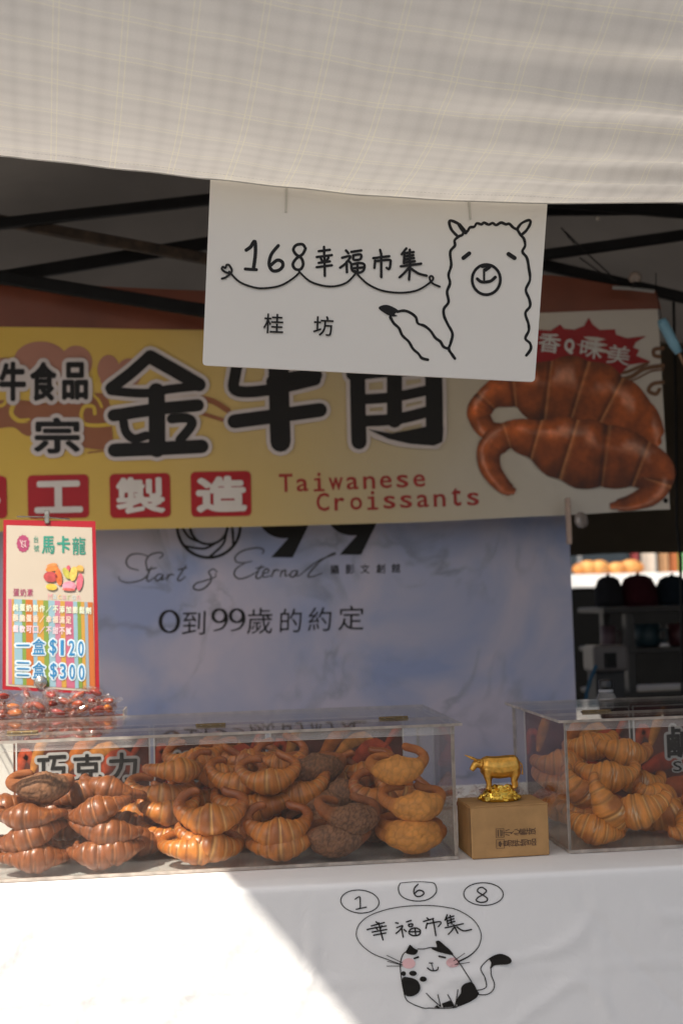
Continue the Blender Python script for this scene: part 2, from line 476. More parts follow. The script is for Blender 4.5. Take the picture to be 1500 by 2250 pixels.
L.new(nmath('MULTIPLY', yl, 0.75), c1.inputs['Factor'])
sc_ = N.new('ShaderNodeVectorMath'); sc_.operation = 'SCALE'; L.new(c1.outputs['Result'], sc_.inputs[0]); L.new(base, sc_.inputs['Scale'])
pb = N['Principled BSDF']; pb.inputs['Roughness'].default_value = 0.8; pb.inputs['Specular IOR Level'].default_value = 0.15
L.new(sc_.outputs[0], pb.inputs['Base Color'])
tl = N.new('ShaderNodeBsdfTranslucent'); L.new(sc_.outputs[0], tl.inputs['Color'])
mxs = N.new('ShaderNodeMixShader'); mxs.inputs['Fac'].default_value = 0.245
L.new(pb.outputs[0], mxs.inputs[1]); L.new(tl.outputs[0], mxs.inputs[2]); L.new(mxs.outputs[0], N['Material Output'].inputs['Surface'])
bmp = N.new('ShaderNodeBump'); bmp.inputs['Strength'].default_value = 0.12; bmp.inputs['Distance'].default_value = 0.002
L.new(nz.outputs['Fac'], bmp.inputs['Height']); L.new(bmp.outputs[0], pb.inputs['Normal'])
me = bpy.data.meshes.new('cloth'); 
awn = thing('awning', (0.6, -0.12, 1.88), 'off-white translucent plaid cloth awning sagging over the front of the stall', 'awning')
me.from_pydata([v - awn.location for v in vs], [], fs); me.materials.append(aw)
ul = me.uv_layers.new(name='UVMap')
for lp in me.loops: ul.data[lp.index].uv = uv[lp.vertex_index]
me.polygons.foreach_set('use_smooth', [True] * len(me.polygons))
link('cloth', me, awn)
mb = MB()   # hem: a narrow rolled seam along the back edge
hp = [Vector((x, -0.118, interp(EDGE, x) + 0.001)) for x in [awn_left(-0.12) + i * 0.03 for i in range(int((2.7 - awn_left(-0.12)) / 0.03))]]
mb.tube(hp, 0.0022, 6)
mb.build('hem', mat('hem_cloth', (0.75, 0.74, 0.71), 0.8, trans=0.3), awn, smooth=True)
mb = MB()   # the poles that carry the awning, all outside the picture
for (x, y) in ((2.6, -0.16), (2.6, -2.2), (awn_left(-2.2) + 0.03, -2.2)):
    mb.tube([(x, y, 0), (x, y, awn_z(x, y) - 0.01)], 0.016, 10)
    mb.build('pole', mat('grey_steel', (0.35, 0.35, 0.36), 0.4, 0.9), awn, smooth=False); mb = MB()

# ---------------- dark tent over the stall
tent = thing('canopy_tent', (0, 1.3, 0), 'black pop-up canopy tent roof with folding steel truss behind the hanging sign', 'tent')
TF = mat('tent_fabric', (0.085, 0.075, 0.066), 0.75, vary=0.15, vscale=3, bump=0.15, bscale=9, trans=0.2)
X0, X1, Y0, Y1, ZE, ZP = -2.0, 2.2, 0.34, 2.55, 2.16, 2.75
vs = []; fs = []; n = 40
for j in range(n + 1):
    for i in range(n + 1):
        x = X0 + (X1 - X0) * i / n; y = Y0 + (Y1 - Y0) * j / n
        u = 1 - abs(2 * i / n - 1); v_ = 1 - abs(2 * j / n - 1); h = min(u, v_)
        z = ZE + (ZP - ZE) * h - 0.06 * math.sin(math.pi * h) + 0.02 * noise.noise(Vector((x * 2, y * 2, 0))) + 0.012 * math.sin(9 * x + 3 * y) * (1 - h)
        vs.append((x, y, z))
for j in range(n):
    for i in range(n):
        a = j * (n + 1) + i; fs.append((a, a + 1, a + n + 2, a + n + 1))
MB().add(vs, fs).build('roof_fabric', TF, tent, smooth=True)
mb = MB(); vs = []; fs = []    # back wall flap that stops above eye level, right of the banner
for j in range(9):
    for i in range(31):
        x = 0.55 + 1.95 * i / 30; z = 2.2 - (2.2 - 1.366 + 0.006 * math.sin(x * 7)) * j / 8
        vs.append((x, 2.5 + 0.02 * math.sin(x * 11 + z * 2) + 0.015 * noise.noise(Vector((x * 3, z * 3, 7))), z))
for j in range(8):
    for i in range(30):
        a = j * 31 + i; fs.append((a, a + 1, a + 32, a + 31))
mb.add(vs, fs).build('wall_flap', mat('flap_fabric', (0.085, 0.068, 0.045), 0.8, vary=0.2, vscale=5), tent, smooth=True)
vs = []; fs = []     # side curtain added on the right, outside the picture, to darken the interior
for j in range(9):
    for i in range(21):
        y = Y0 + 0.02 + (Y1 - Y0 - 0.04) * i / 20; vs.append((X1 - 0.12 + 0.03 * math.sin(y * 14), y, 0.15 + (ZE - 0.15) * j / 8))
for j in range(8):
    for i in range(20):
        a = j * 21 + i; fs.append((a, a + 1, a + 22, a + 21))
MB().add(vs, fs).build('added_curtain', mat('added_curtain_fabric', (0.03, 0.03, 0.032), 0.85), tent, smooth=True)
BK = mat('black_steel', (0.006, 0.006, 0.0065), 0.6, 0.0, spec=0.2, vary=0.3, vscale=20)
RUST = mat('rusty_steel', (0.035, 0.022, 0.013), 0.7, 0.2, vary=0.8, vscale=30)
YT = 1.05
def tbar(p, q, name='truss_bar', m=BK, th=0.028, y=YT):
    a = on_y(*p, y); b = on_y(*q, y); MB().bar(a, b, 0.018, th, up=(0, 0, 1)).build(name, m, tent, bevel=0.003)
tbar((-260, 522), (760, 404)); 
tbar((-260, 437), (760, 625), m=RUST, y=YT + 0.02)
tbar((-300, 660), (900, 462), y=YT + 0.13, th=0.034)
tbar((-300, 560), (900, 757), y=YT + 0.05, th=0.034)
tbar((760, 404), (1560, 470), y=YT + 0.01, th=0.036); tbar((640, 640), (1560, 508), y=YT + 0.02)
tbar((760, 480), (1660, 692), y=YT + 0.16, th=0.03);
tbar((1150, 455), (1560, 452), y=YT + 0.3, th=0.05)
for (x, y) in ((X0 + 0.03, Y0 + 0.03), (X1 - 0.03, Y0 + 0.03), (X0 + 0.03, Y1 - 0.03), (X1 - 0.03, Y1 - 0.03)):
    MB().box((x - 0.018, y - 0.018, 0), (x + 0.018, y + 0.018, ZE - 0.03)).build('post', BK, tent, bevel=0.003)
for (p, q) in (((1232, 500), (1262, 536)), ((1272, 566), (1352, 618)), ((1240, 508), (1340, 604))):
    MB().tube([on_y(*p, YT - 0.02), on_y((p[0]+q[0])/2 + 2, (p[1]+q[1])/2 + 4, YT - 0.02), on_y(*q, YT - 0.02)], 0.0018, 6).build('cord', BK, tent)

# ---------------- yellow banner
BY = 1.2
def bwave(x, z):
    return 0.009 * noise.noise(Vector((x * 1.7, z * 1.2, 3.1))) + 0.0025 * noise.noise(Vector((x * 5, z * 3.5 + x * 2, 9))) + \
        0.010 * math.sin(x * 5 + z * 3) * sstep(1.75, 2.05, z) * 0.6 + 0.004 * noise.noise(Vector((x * 3.0 - z * 7.0, z * 2, 5.5))) * sstep(0.2, -0.5, x)
ban = thing('banner', (0.0, BY, 1.42), 'long yellow and white vinyl banner with big black characters and two printed croissants', 'banner')
BB = [(-1.5, 1.428), (on_y(0, 1168, BY).x, on_y(0, 1168, BY).z), (on_y(240, 1164, BY).x, on_y(240, 1164, BY).z), (on_y(560, 1157, BY).x, on_y(560, 1157, BY).z), (on_y(900, 1148, BY).x, on_y(900, 1148, BY).z), (on_y(1200, 1134, BY).x, on_y(1200, 1134, BY).z), (1.24, on_y(1470, 1119, BY).z)]
BT = [(-1.5, 2.05), (on_y(0, 622, BY).x, on_y(0, 622, BY).z), (on_y(460, 640, BY).x, on_y(460, 640, BY).z), (on_y(800, 640, BY).x, on_y(800, 640, BY).z), (on_y(1190, 605, BY).x, on_y(1190, 605, BY).z), (on_y(1440, 640, BY).x, on_y(1440, 640, BY).z)]
def vband(name, lower, upper, mts, off, nx=110, nz=26, x0=-1.5, xr=(1.229, 1.240), parent=ban, thick=0):
    vs = []; fs = []
    for j in range(nz + 1):
        for i in range(nx + 1):
            t = j / nz
            xe = xr[1] + (xr[0] - xr[1]) * t; x = x0 + (xe - x0) * i / nx
            z = lower(x) + (upper(x) - lower(x)) * t
            vs.append((x, BY + bwave(x, z) - off, z))
    for j in range(nz):
        for i in range(nx):
            a = j * (nx + 1) + i; fs.append((a, a + 1, a + nx + 2, a + nx + 1))
    return MB().add(vs, fs).build(name, mts, parent, smooth=True)
bmat = bpy.data.materials.new('banner_vinyl'); bmat.use_nodes = True
N = bmat.node_tree.nodes; L = bmat.node_tree.links
tc = N.new('ShaderNodeTexCoord'); sp = N.new('ShaderNodeSeparateXYZ'); L.new(tc.outputs['Object'], sp.inputs[0])
nz = N.new('ShaderNodeTexNoise'); nz.inputs['Scale'].default_value = 2.5; nz.inputs['Detail'].default_value = 3; L.new(tc.outputs['Object'], nz.inputs['Vector'])
ad = N.new('ShaderNodeMath'); ad.operation = 'MULTIPLY_ADD'; L.new(nz.outputs['Fac'], ad.inputs[0]); ad.inputs[1].default_value = 0.35; L.new(sp.outputs[0], ad.inputs[2])
mr = N.new('ShaderNodeMapRange'); mr.inputs['From Min'].default_value = -0.6; mr.inputs['From Max'].default_value = 1.3; L.new(ad.outputs[0], mr.inputs['Value'])
rp = N.new('ShaderNodeValToRGB'); L.new(mr.outputs[0], rp.inputs['Fac'])
rp.color_ramp.elements[0].color = (0.70, 0.46, 0.06, 1); rp.color_ramp.elements[1].color = (0.58, 0.54, 0.48, 1); rp.color_ramp.elements[1].position = 0.92
for p, c in ((0.3, (0.66, 0.44, 0.10)), (0.52, (0.60, 0.45, 0.20)), (0.7, (0.56, 0.47, 0.31))):  # printed fade; middle and right stops dimmed to stand for weaker light there
    e = rp.color_ramp.elements.new(p); e.color = (*c, 1)
b = N['Principled BSDF']; L.new(rp.outputs['Color'], b.inputs['Base Color']); b.inputs['Roughness'].default_value = 0.42; b.inputs['Specular IOR Level'].default_value = 0.35
n2 = N.new('ShaderNodeTexNoise'); n2.inputs['Scale'].default_value = 7; n2.inputs['Detail'].default_value = 5; L.new(tc.outputs['Object'], n2.inputs['Vector'])
bp = N.new('ShaderNodeBump'); bp.inputs['Strength'].default_value = 0.25; bp.inputs['Distance'].default_value = 0.02; L.new(n2.outputs['Fac'], bp.inputs['Height']); L.new(bp.outputs[0], b.inputs['Normal'])
lowf = lambda x: interp(BB, x); upf = lambda x: interp(BT, x)
vband('vinyl_sheet', lowf, upf, bmat, 0.0)
BR = [(on_y(px, py, BY).x, on_y(px, py, BY).z) for px, py in ((-600, 716), (0, 718), (460, 726), (800, 712), (1190, 688), (1440, 680))]
vband('brown_border', lambda x: interp(BR, x), lambda x: upf(x) + 0.001, mat('banner_brown', (0.17, 0.045, 0.022), 0.38, vary=0.3, vscale=4, bump=0.3, bscale=6), 0.0009, nz=6)
bsh = Sheet(lambda px, py: (lambda p: Vector((p.x, BY + bwave(p.x, p.z), p.z)))(on_y(px, py, BY)), (0, -1, 0))
def P_(name, c, **k): return mat(name, c, 0.42, spec=0.35, vary=0.06, **k)
PALE = P_('print_pale', (0.62, 0.55, 0.52)); CLOUD = P_('print_cloud', (0.42, 0.19, 0.13)); CLOUD2 = P_('print_cloud_dark', (0.30, 0.11, 0.05))
YEL = P_('print_yellow', (0.66, 0.45, 0.06)); RED = P_('print_red', (0.42, 0.012, 0.018)); WHT = P_('print_white', (0.72, 0.66, 0.60)); DRED = P_('print_crimson', (0.30, 0.008, 0.012))
Z4 = zoom(0, 700, 0.37333); Z5 = zoom(480, 780, 0.4); Z6 = zoom(960, 640, 0.36)
# cloud ornaments
k = Ink(bsh, Z4, 0.0012)
for (x, y, rx, ry) in ((240, 240, 155, 105), (450, 260, 95, 100), (30, 300, 90, 70), (330, 300, 200, 80), (640, 300, 65, 85), (760, 320, 75, 85), (690, 360, 100, 60)): k.ellipse(x, y, rx, ry)
k.build('cloud_print', CLOUD, ban)
k = Ink(bsh, Z4, 0.0022)
k.poly([(-60, 500), (120, 480), (300, 500), (560, 440), (640, 480), (660, 640), (650, 760), (500, 760), (330, 700), (160, 690), (80, 640), (-60, 640)], 4).cut()
k.stroke([(1190, 470), (1260, 490), (1340, 540)], 34).cut(); k.stroke([(1190, 560), (1290, 590), (1320, 600)], 22).cut()
k.stroke([(520, 790), (600, 780), (640, 780)], 8).cut()
k.build('cloud_print', CLOUD2, ban)
k = Ink(bsh, Z4, 0.0032)
k.stroke([(80, 510), (70, 560), (110, 600), (170, 600)], 26).cut(); k.stroke([(560, 560), (550, 520), (500, 520), (480, 570), (500, 620), (580, 630), (680, 620)], 22).cut()
k.stroke([(560, 300), (560, 360), (520, 400)], 22).cut(); k.stroke([(-40, 520), (20, 510), (40, 480)], 20).cut(); k.stroke([(540, 440), (580, 480), (600, 520)], 16).cut()
k.build('swirl_print', YEL, ban)
GOLD = [([(885,222),(770,325),(655,412)],68),([(885,228),(1030,310),(1172,392)],80),([(655,428),(850,442),(1000,418),(1165,400)],52),([(670,572),(930,535),(1165,512)],72),
        ([(922,430),(925,600),(925,770)],98),([(728,602),(742,668),(790,708),(862,690)],52),([(1010,592),(1100,588),(1130,625),(1060,715)],56),([(676,776),(930,766),(1188,754)],80)]
NIU = [([(330,-260),(150,-60),(90,120),(105,200),(300,190),(530,138)],62),([(200,-20),(540,-60)],80),([(300,150),(530,110)],80),([(330,-300),(330,100),(335,320),(340,478)],112),([(88,366),(300,338),(556,303)],78)]
JIAO = [([(940,-260),(800,-140),(720,-60)],80),([(900,-180),(1080,-190),(1120,-120)],70),([(735,105),(950,85),(1200,70)],72),([(762,60),(765,300),(770,478)],84),([(1178,60),(1182,260),(1182,440)],94),([(800,244),(960,232),(1140,196)],56),([(800,364),(980,352),(1150,312)],62),([(965,60),(965,220),(965,360)],84)]
for grow, base, m, nm in ((46, 0.0042, PALE, 'lettering_outline'), (0, 0.0054, INK, 'lettering')):
    k = Ink(bsh, Z4, base)
    for p, wd in GOLD: k.stroke(p, wd + grow)
    k.tr = Z5
    for p, wd in NIU + JIAO: k.stroke(p, wd + grow * 0.93)
    k.poly([(815,408),(950,432),(1130,396),(1232,396),(1226,480),(1180,500),(1050,490),(930,462)])
    if grow: k.stroke([(860,430),(1000,475),(1190,490)], 60)
    k.tr = Z4
    for ch, x, y, sz, h in (('牛', 78, 372, 150, 225), ('食', 258, 372, 150, 225), ('品', 445, 370, 145, 215), ('宗', 338, 690, 265, 205)):
        k.text(ch, x, y, sz + 8, h + 8, bold=0.035, grow=50 if grow else 0)
    k.build(nm, m, ban)
k = Ink(bsh, Z4, 0.0020)
for (x0, y0, x1, y1) in ((-312, 930, 43, 1180), (165, 920, 525, 1176), (648, 912, 1003, 1172), (1124, 900, 1478, 1164)): k.rrect(x0, y0, x1, y1, 28, -0.02).cut()
k.build('red_square', RED, ban)
k = Ink(bsh, Z4, 0.0046)
for ch, x, y, wx, hy in (('手', -140, 1055, 290, 200), ('工', 347, 1050, 285, 190), ('製', 828, 1042, 290, 215), ('造', 1304, 1034, 300, 215)): k.text(ch, x, y, wx, hy, bold=0.035 if ch == '製' else 0.05, rot=-0.02).cut()
k.build('lettering', WHT, ban)
k = Ink(bsh, None, 0.0014)
CW = 36.5
for body, x0, y0 in (('Taiwanese', 628, 1061), ('Croissants', 709, 1103)):
    for i, ch in enumerate(body):
        big = ch in 'TC'; hh = 40 if big or ch == 't' else (40 if ch == 'i' else 28)
        ww = {'i': 8, 't': 21, 'r': 22, 'w': 31, 'T': 30, 'C': 28}.get(ch, 26)
        yy = y0 - i * 1.35 + (0 if hh == 40 else 6)
        k.text(ch, x0 + i * CW, yy, ww, hh, bold=0.02, rot=-0.03)
        if ch == 'i': k.stroke([(x0 + i*CW - 10, yy + 19), (x0 + i*CW + 10, yy + 18.5)], 5); k.stroke([(x0 + i*CW - 9, yy - 5), (x0 + i*CW, yy - 5)], 5)
k.build('lettering', P_('print_brick', (0.36, 0.03, 0.025)), ban)
k = Ink(bsh, Z6, 0.0020)
k.poly([(500,240),(600,236),(690,242),(745,205),(770,232),(830,238),(890,215),(918,165),(940,205),(985,240),(1078,236),(1085,268),(1150,290),(1270,276),(1205,315),(1190,345),(1228,362),(1208,395),(1300,432),(1170,450),(1130,490),(1060,560),(600,600),(480,480)])
k.build('starburst_print', DRED, ban)
k = Ink(bsh, Z6, 0.0040)
for ch, x, y, wx, hy, bo in (('香', 680, 318, 135, 118, .02), ('Q', 800, 340, 62, 92, .05), ('味', 935, 357, 135, 112, .008), ('美', 1100, 392, 140, 115, .01)): k.text(ch, x, y, wx, hy, bold=bo, rot=0.13).cut()
k.build('lettering', P_('print_grey_white', (0.62, 0.60, 0.57)), ban)
k = Ink(bsh, Z6, 0.0018)
k.stroke([(1090,545),(1180,522),(1260,475),(1372,455)], 26).cut(); k.stroke([(1075,505),(1150,495),(1215,468),(1280,440)], 20).cut(); k.stroke([(1090,570),(1200,540),(1300,490),(1375,480)], 12).cut()
k.stroke([(1372,350),(1320,358),(1318,392),(1352,402)], 24).cut(); k.stroke([(1372,556),(1310,568),(1286,608),(1330,628),(1352,600)], 24).cut()
k.build('swirl_print', P_('print_umber', (0.16, 0.075, 0.035)), ban)
def photo_croissant(path, wds, seed, base, bands):
    """printed photograph of a croissant: ribbon with printed tones"""
    P = smooth_path(path, 14); n = len(P); rnd = random.Random(seed); mb = MB(); ns = 14; vs = []; fs = []; cs = []
    for i, p in enumerate(P):
        u = i / (n - 1); a = P[max(0, i-1)]; b_ = P[min(n-1, i+1)]; t = (b_ - a).normalized(); q = Vector((-t.y, t.x))
        x = u * (len(wds) - 1); i0 = min(int(x), len(wds) - 2); wd = wds[i0] + (wds[i0+1] - wds[i0]) * (x - i0)
        bx = u * bands; fr = bx - int(bx)
        wd *= 1 + 0.09 * math.sin(math.pi * fr) * (0.25 < u < 0.9)
        if u < 0.03 or u > 0.97: wd *= 0.7
        for j in range(ns + 1):
            s_ = j / ns * 2 - 1; c2 = p + q * wd / 2 * s_
            vs.append(bsh.pt(*Z6(c2.x, c2.y), base + 0.0004 * u))
            li = 0.75 + 0.5 * math.exp(-((s_ + 0.45) / 0.35) ** 2) - 0.45 * sstep(0.3, 1, s_) - 0.25 * sstep(-0.75, -1, s_)
            if 0.25 < u < 0.9: li *= 0.62 + 0.75 * math.sin(math.pi * min(1, fr * 0.8 + 0.12))
            nn = noise.noise(Vector((c2.x * 0.012, c2.y * 0.012, seed)))
            li *= 1 + 0.6 * nn
            col = Vector((0.37, 0.080, 0.014)) * li * (1 - 0.35 * sstep(0.35, 0.6, u) * sstep(0.95, 0.7, u))
            seam = math.exp(-(fr / 0.05) ** 2) if 0.3 < u < 0.85 else 0
            dark = math.exp(-((fr - 0.93) / 0.05) ** 2) if 0.3 < u < 0.85 else 0
            col = col * (1 - 0.5 * dark) + Vector((0.55, 0.26, 0.10)) * 0.6 * seam
            shine = math.exp(-((s_ + 0.5) / 0.18) ** 2) * sstep(0.1, 0.4, noise.noise(Vector((u * 14, s_ * 2, seed * 3))) + 0.2)
            col = col + Vector((0.35, 0.28, 0.22)) * shine * 0.7
            cs.append(tuple(max(0.004, c) for c in col))
    for i in range(n - 1):
        for j in range(ns):
            a = i * (ns + 1) + j; fs.append((a, a + 1, a + ns + 2, a + ns + 1))
    mb.add(vs, fs, 0, cs); return mb.build('croissant_photo', vcol_mat('photo_print', 0.42, noise_amt=0.25, nscale=60), ban, vcol=True)
photo_croissant([(470,800),(390,850),(300,840),(255,740),(330,640),(480,595),(650,620),(800,640),(950,690),(1090,760),(1230,850),(1330,960)], [50,95,125,140,150,230,380,460,470,420,330,140], 3, 0.0028, 9)
photo_croissant([(470,1225),(400,1190),(320,1080),(320,960),(430,880),(570,900),(720,945),(880,990),(1050,1010),(1220,1050),(1340,1120),(1300,1230),(1180,1290),(1050,1312)], [55,95,130,155,160,220,350,400,370,300,210,140,100,50], 5, 0.0042, 10)
MB().lathe(on_y(1461, 1100, BY) + Vector((0, -0.002, 0)), [(0.0055, -0.002), (0.0065, 0), (0.0055, 0.002)], 14, axis=(0, -1, 0)).build('grommet', BK, ban)

# ---------------- marbled backdrop with the photo-studio print
DY = 1.34
bdm = bpy.data.materials.new('backdrop_marble'); bdm.use_nodes = True
N = bdm.node_tree.nodes; L = bdm.node_tree.links; tc = N.new('ShaderNodeTexCoord')
nz = N.new('ShaderNodeTexNoise'); nz.inputs['Scale'].default_value = 3.2; nz.inputs['Detail'].default_value = 4; nz.inputs['Distortion'].default_value = 0.6; L.new(tc.outputs['Object'], nz.inputs['Vector'])
rp = N.new('ShaderNodeValToRGB'); L.new(nz.outputs['Fac'], rp.inputs['Fac'])
rp.color_ramp.elements[0].position = 0.36; rp.color_ramp.elements[0].color = (0.31, 0.36, 0.55, 1)
rp.color_ramp.elements[1].position = 0.62; rp.color_ramp.elements[1].color = (0.55, 0.50, 0.58, 1)
e = rp.color_ramp.elements.new(0.5); e.color = (0.44, 0.44, 0.56, 1)
n2 = N.new('ShaderNodeTexNoise'); n2.inputs['Scale'].default_value = 3.6; n2.inputs['Detail'].default_value = 8; n2.inputs['Distortion'].default_value = 0.9; L.new(tc.outputs['Object'], n2.inputs['Vector'])
r2 = N.new('ShaderNodeValToRGB'); L.new(n2.outputs['Fac'], r2.inputs['Fac'])     # marble veins: a thin band of the noise, broken up by a second one
r2.color_ramp.elements[0].position = 0.455; r2.color_ramp.elements[0].color = (0, 0, 0, 1); r2.color_ramp.elements[1].position = 0.545; r2.color_ramp.elements[1].color = (0, 0, 0, 1)
e = r2.color_ramp.elements.new(0.5); e.color = (1, 1, 1, 1)
n3 = N.new('ShaderNodeTexNoise'); n3.inputs['Scale'].default_value = 4.0; n3.inputs['Detail'].default_value = 3; L.new(tc.outputs['Object'], n3.inputs['Vector'])
m3 = N.new('ShaderNodeMapRange'); m3.inputs['From Min'].default_value = 0.44; m3.inputs['From Max'].default_value = 0.62; m3.inputs['To Max'].default_value = 0.6; L.new(n3.outputs['Fac'], m3.inputs['Value'])
m4 = N.new('ShaderNodeMath'); m4.operation = 'MULTIPLY'; L.new(r2.outputs['Color'], m4.inputs[0]); L.new(m3.outputs[0], m4.inputs[1])
mx = N.new('ShaderNodeMix'); mx.data_type = 'RGBA'; L.new(m4.outputs[0], mx.inputs['Factor']); L.new(rp.outputs['Color'], mx.inputs['A']); mx.inputs['B'].default_value = (0.17, 0.19, 0.22, 1)
L.new(mx.outputs['Result'], N['Principled BSDF'].inputs['Base Color']); N['Principled BSDF'].inputs['Roughness'].default_value = 0.55
bd = thing('backdrop', (0.0, DY, 0.0), 'lilac-blue marbled backdrop with black lettering hanging below the yellow banner', 'backdrop')
def dwave(x, z): return 0.006 * noise.noise(Vector((x * 1.6, z * 1.3, 12)))
vs = []; fs = []
for j in range(31):
    for i in range(61):
        x = -1.3 + 2.30 * i / 60; z = 0.12 + 1.45 * j / 30; vs.append((x, DY + dwave(x, z), z))
for j in range(30):
    for i in range(60):
        a = j * 61 + i; fs.append((a, a + 1, a + 62, a + 61))
MB().add(vs, fs).build('printed_sheet', bdm, bd, smooth=True)
MB().bar((-1.35, DY + 0.012, 1.58), (1.0, DY + 0.012, 1.58), 0.012, 0.03).build('top_rail', BK, bd)
MB().bar((-1.35, DY + 0.012, 0.11), (1.0, DY + 0.012, 0.11), 0.02, 0.03).build('bottom_rail', BK, bd)
for x in (-1.25, 0.9):
    MB().bar((x, DY + 0.03, 0.0), (x, DY + 0.03, 1.58), 0.012, 0.012, up=(0, 1, 0)).build('stand_pole', BK, bd)
    MB().bar((x, DY - 0.2, 0.008), (x, DY + 0.3, 0.008), 0.03, 0.014).build('foot', BK, bd)
dsh = Sheet(lambda px, py: (lambda p: Vector((p.x, DY + dwave(p.x, p.z), p.z)))(on_y(px, py, DY)), (0, -1, 0))
Z8 = zoom(230, 1130, 0.46667)
k = Ink(dsh, Z8, 0.001)
k.ring(490, 58, 148, 146, 14); k.ring(490, 55, 88, 86, 12)
for i in range(7):
    a = R(20 + i * 360 / 7); b_ = a + R(70)
    k.stroke([(490 + 88*math.cos(a), 55 + 88*math.sin(a)), (490 + 108*math.cos(a + R(32)), 57 + 108*math.sin(a + R(32))), (490 + 148*math.cos(b_), 58 + 146*math.sin(b_))], 11)
for ox, oy in ((0, 0), (322, -13)):
    k.ring(845 + ox, 10 + oy, 88, 70, 66); k.poly([(960 + ox, -40 + oy), (965 + ox, 40 + oy), (885 + ox, 203 + oy), (783 + ox, 203 + oy), (880 + ox, 95 + oy)])
k.build('lettering', INK, bd)
k = Ink(dsh, Z8, 0.001)
for p in ([(258,208),(276,190),(258,180),(218,190),(196,216),(198,248),(206,280),(172,310),(112,322),(74,312),(68,294)],[(160,264),(116,250),(102,222),(122,192),(165,186),(205,198)],
          [(222,245),(200,300),(208,316),(232,298)],[(196,262),(246,252)],[(276,285),(255,282),(238,300),(250,314),(276,288),(268,310),(288,300)],[(300,283),(292,312)],[(294,298),(312,283),(326,286)],[(384,240),(345,302),(356,312),(380,294)],[(345,262),(388,252)],
          [(530,272),(512,258),(490,272),(500,292),(498,318),(470,348),(440,357),(418,347),(432,325),(475,312),(520,295),(522,278)],
          [(742,186),(748,168),(715,158),(650,172),(615,200),(622,225),(660,228),(692,222)],[(660,230),(620,255),(610,285),(635,304),(680,292),(720,268)],
          [(738,240),(712,292),(726,302),(742,288)],[(712,255),(752,248)],[(742,282),(772,270),(764,256),(746,272),(748,296),(782,288)],[(796,262),(786,296)],[(788,278),(806,262),(822,266)],[(834,264),(826,294)],[(828,278),(850,262),(850,290),(868,284)],
          [(908,266),(884,268),(872,290),(890,294),(908,268),(902,290),(922,284)],[(922,284),(1000,222),(1082,188),(1070,186),(1010,225),(958,285),(972,295),(1022,278)]):
    k.stroke(p, 7.5, taper=True)
k.build('lettering', mat('ink_grey', (0.06, 0.06, 0.065), 0.5), bd)
k = Ink(dsh, Z8, 0.001)
for ch, x in zip('攝影文創館', (1083, 1154, 1225, 1298, 1370)): k.text(ch, x, 260 - (x - 1083) * 0.02, 42, 44, bold=0.012)
k.ring(305, 505, 42, 50, lambda u: 9 + 9 * abs(math.cos(2 * math.pi * u)))
for ox in (0, 82):
    k.ring(540 + ox, 478, 30, 30, lambda u: 9 + 7 * abs(math.cos(2 * math.pi * u))); k.stroke([(570 + ox, 470), (574 + ox, 500), (555 + ox, 535), (515 + ox, 548)], lambda u: 16 - 10 * u)
for ch, x, y, sw, sh_ in (('到', 420, 512, 108, 112), ('歲', 730, 502, 118, 122), ('的', 876, 500, 100, 112), ('約', 1012, 494, 108, 112), ('定', 1160, 488, 120, 115)): k.text(ch, x, y, sw, sh_, bold=0.0, rot=-0.02, shear=0.06)
k.build('lettering', INK, bd)

# wooden strip with clear clip at the backdrop's corner
sp_ = thing('wooden_strip', on_y(1250, 1196, 1.10), 'thin pale wooden strip standing up at the right corner of the backdrop', 'strip')
MB().bar(on_y(1250, 1196, 1.16), on_y(1246, 1094, 1.16), 0.011, 0.02, up=(0, 1, 0)).build('strip', mat('pale_wood', (0.46, 0.34, 0.28), 0.6, vary=0.2, vscale=40), sp_, bevel=0.002)
c = on_y(1276, 1143, 1.16)
mb = MB(); mb.lathe(c, [(0.010, -0.009), (0.020, -0.008), (0.022, 0.0), (0.020, 0.008), (0.010, 0.009)], 20, axis=(0.5, -0.7, 0.2))
mb.build('clip', mat('clip_plastic', (0.30, 0.26, 0.24), 0.15, spec=0.8, coat=0.5), sp_, smooth=True)

# ---------------- hanging white sign board
SY = -0.10
TL_, TR_, BR_, BL_ = on_y(465, 330, SY), on_y(1206, 386, SY), on_y(1174, 839, SY), on_y(445, 802, SY)
sg = thing('hanging_sign', (BL_ + BR_) / 2, 'white board hung below the awning with a line-drawn alpaca and black handwriting', 'sign')
SW = mat('foam_board', (0.86, 0.83, 0.775), 0.5, vary=0.02, vscale=3, spec=0.35)
mb = MB(); cn = []
for c0, cp, cnx in ((BL_, TL_, BR_), (BR_, BL_, TR_), (TR_, BR_, TL_), (TL_, TR_, BL_)):
    a = (cp - c0).normalized() * 0.006; b_ = (cnx - c0).normalized() * 0.006
    for t in (0, 0.33, 0.67, 1): cn.append(c0 + a * (1 - t) ** 2 + b_ * t ** 2)
n = len(cn); mb.add(cn + [c0 + Vector((0, 0.005, 0)) for c0 in cn], [tuple(range(n)), tuple(reversed(range(n, 2 * n)))] + [(i, i + n, (i + 1) % n + n, (i + 1) % n) for i in range(n)])
mb.build('board', SW, sg)
ssh = Sheet(lambda px, py: on_y(px, py, SY), (0, -1, 0)); Z2 = zoom(430, 380, 0.53333)
k = Ink(ssh, Z2, 0.0005)
k.stroke([(208,318),(226,305),(243,282),(246,330),(238,395)], 15); k.stroke([(204,396),(250,399)], 13)
k.stroke([(340,300),(312,335),(302,375),(315,402),(340,402),(358,385),(355,366),(335,360),(310,380)], 14)
k.stroke([(452,312),(440,295),(415,297),(402,315),(412,335),(435,352),(442,378),(430,398),(408,395),(400,375),(415,352),(440,335),(452,312)], 12)
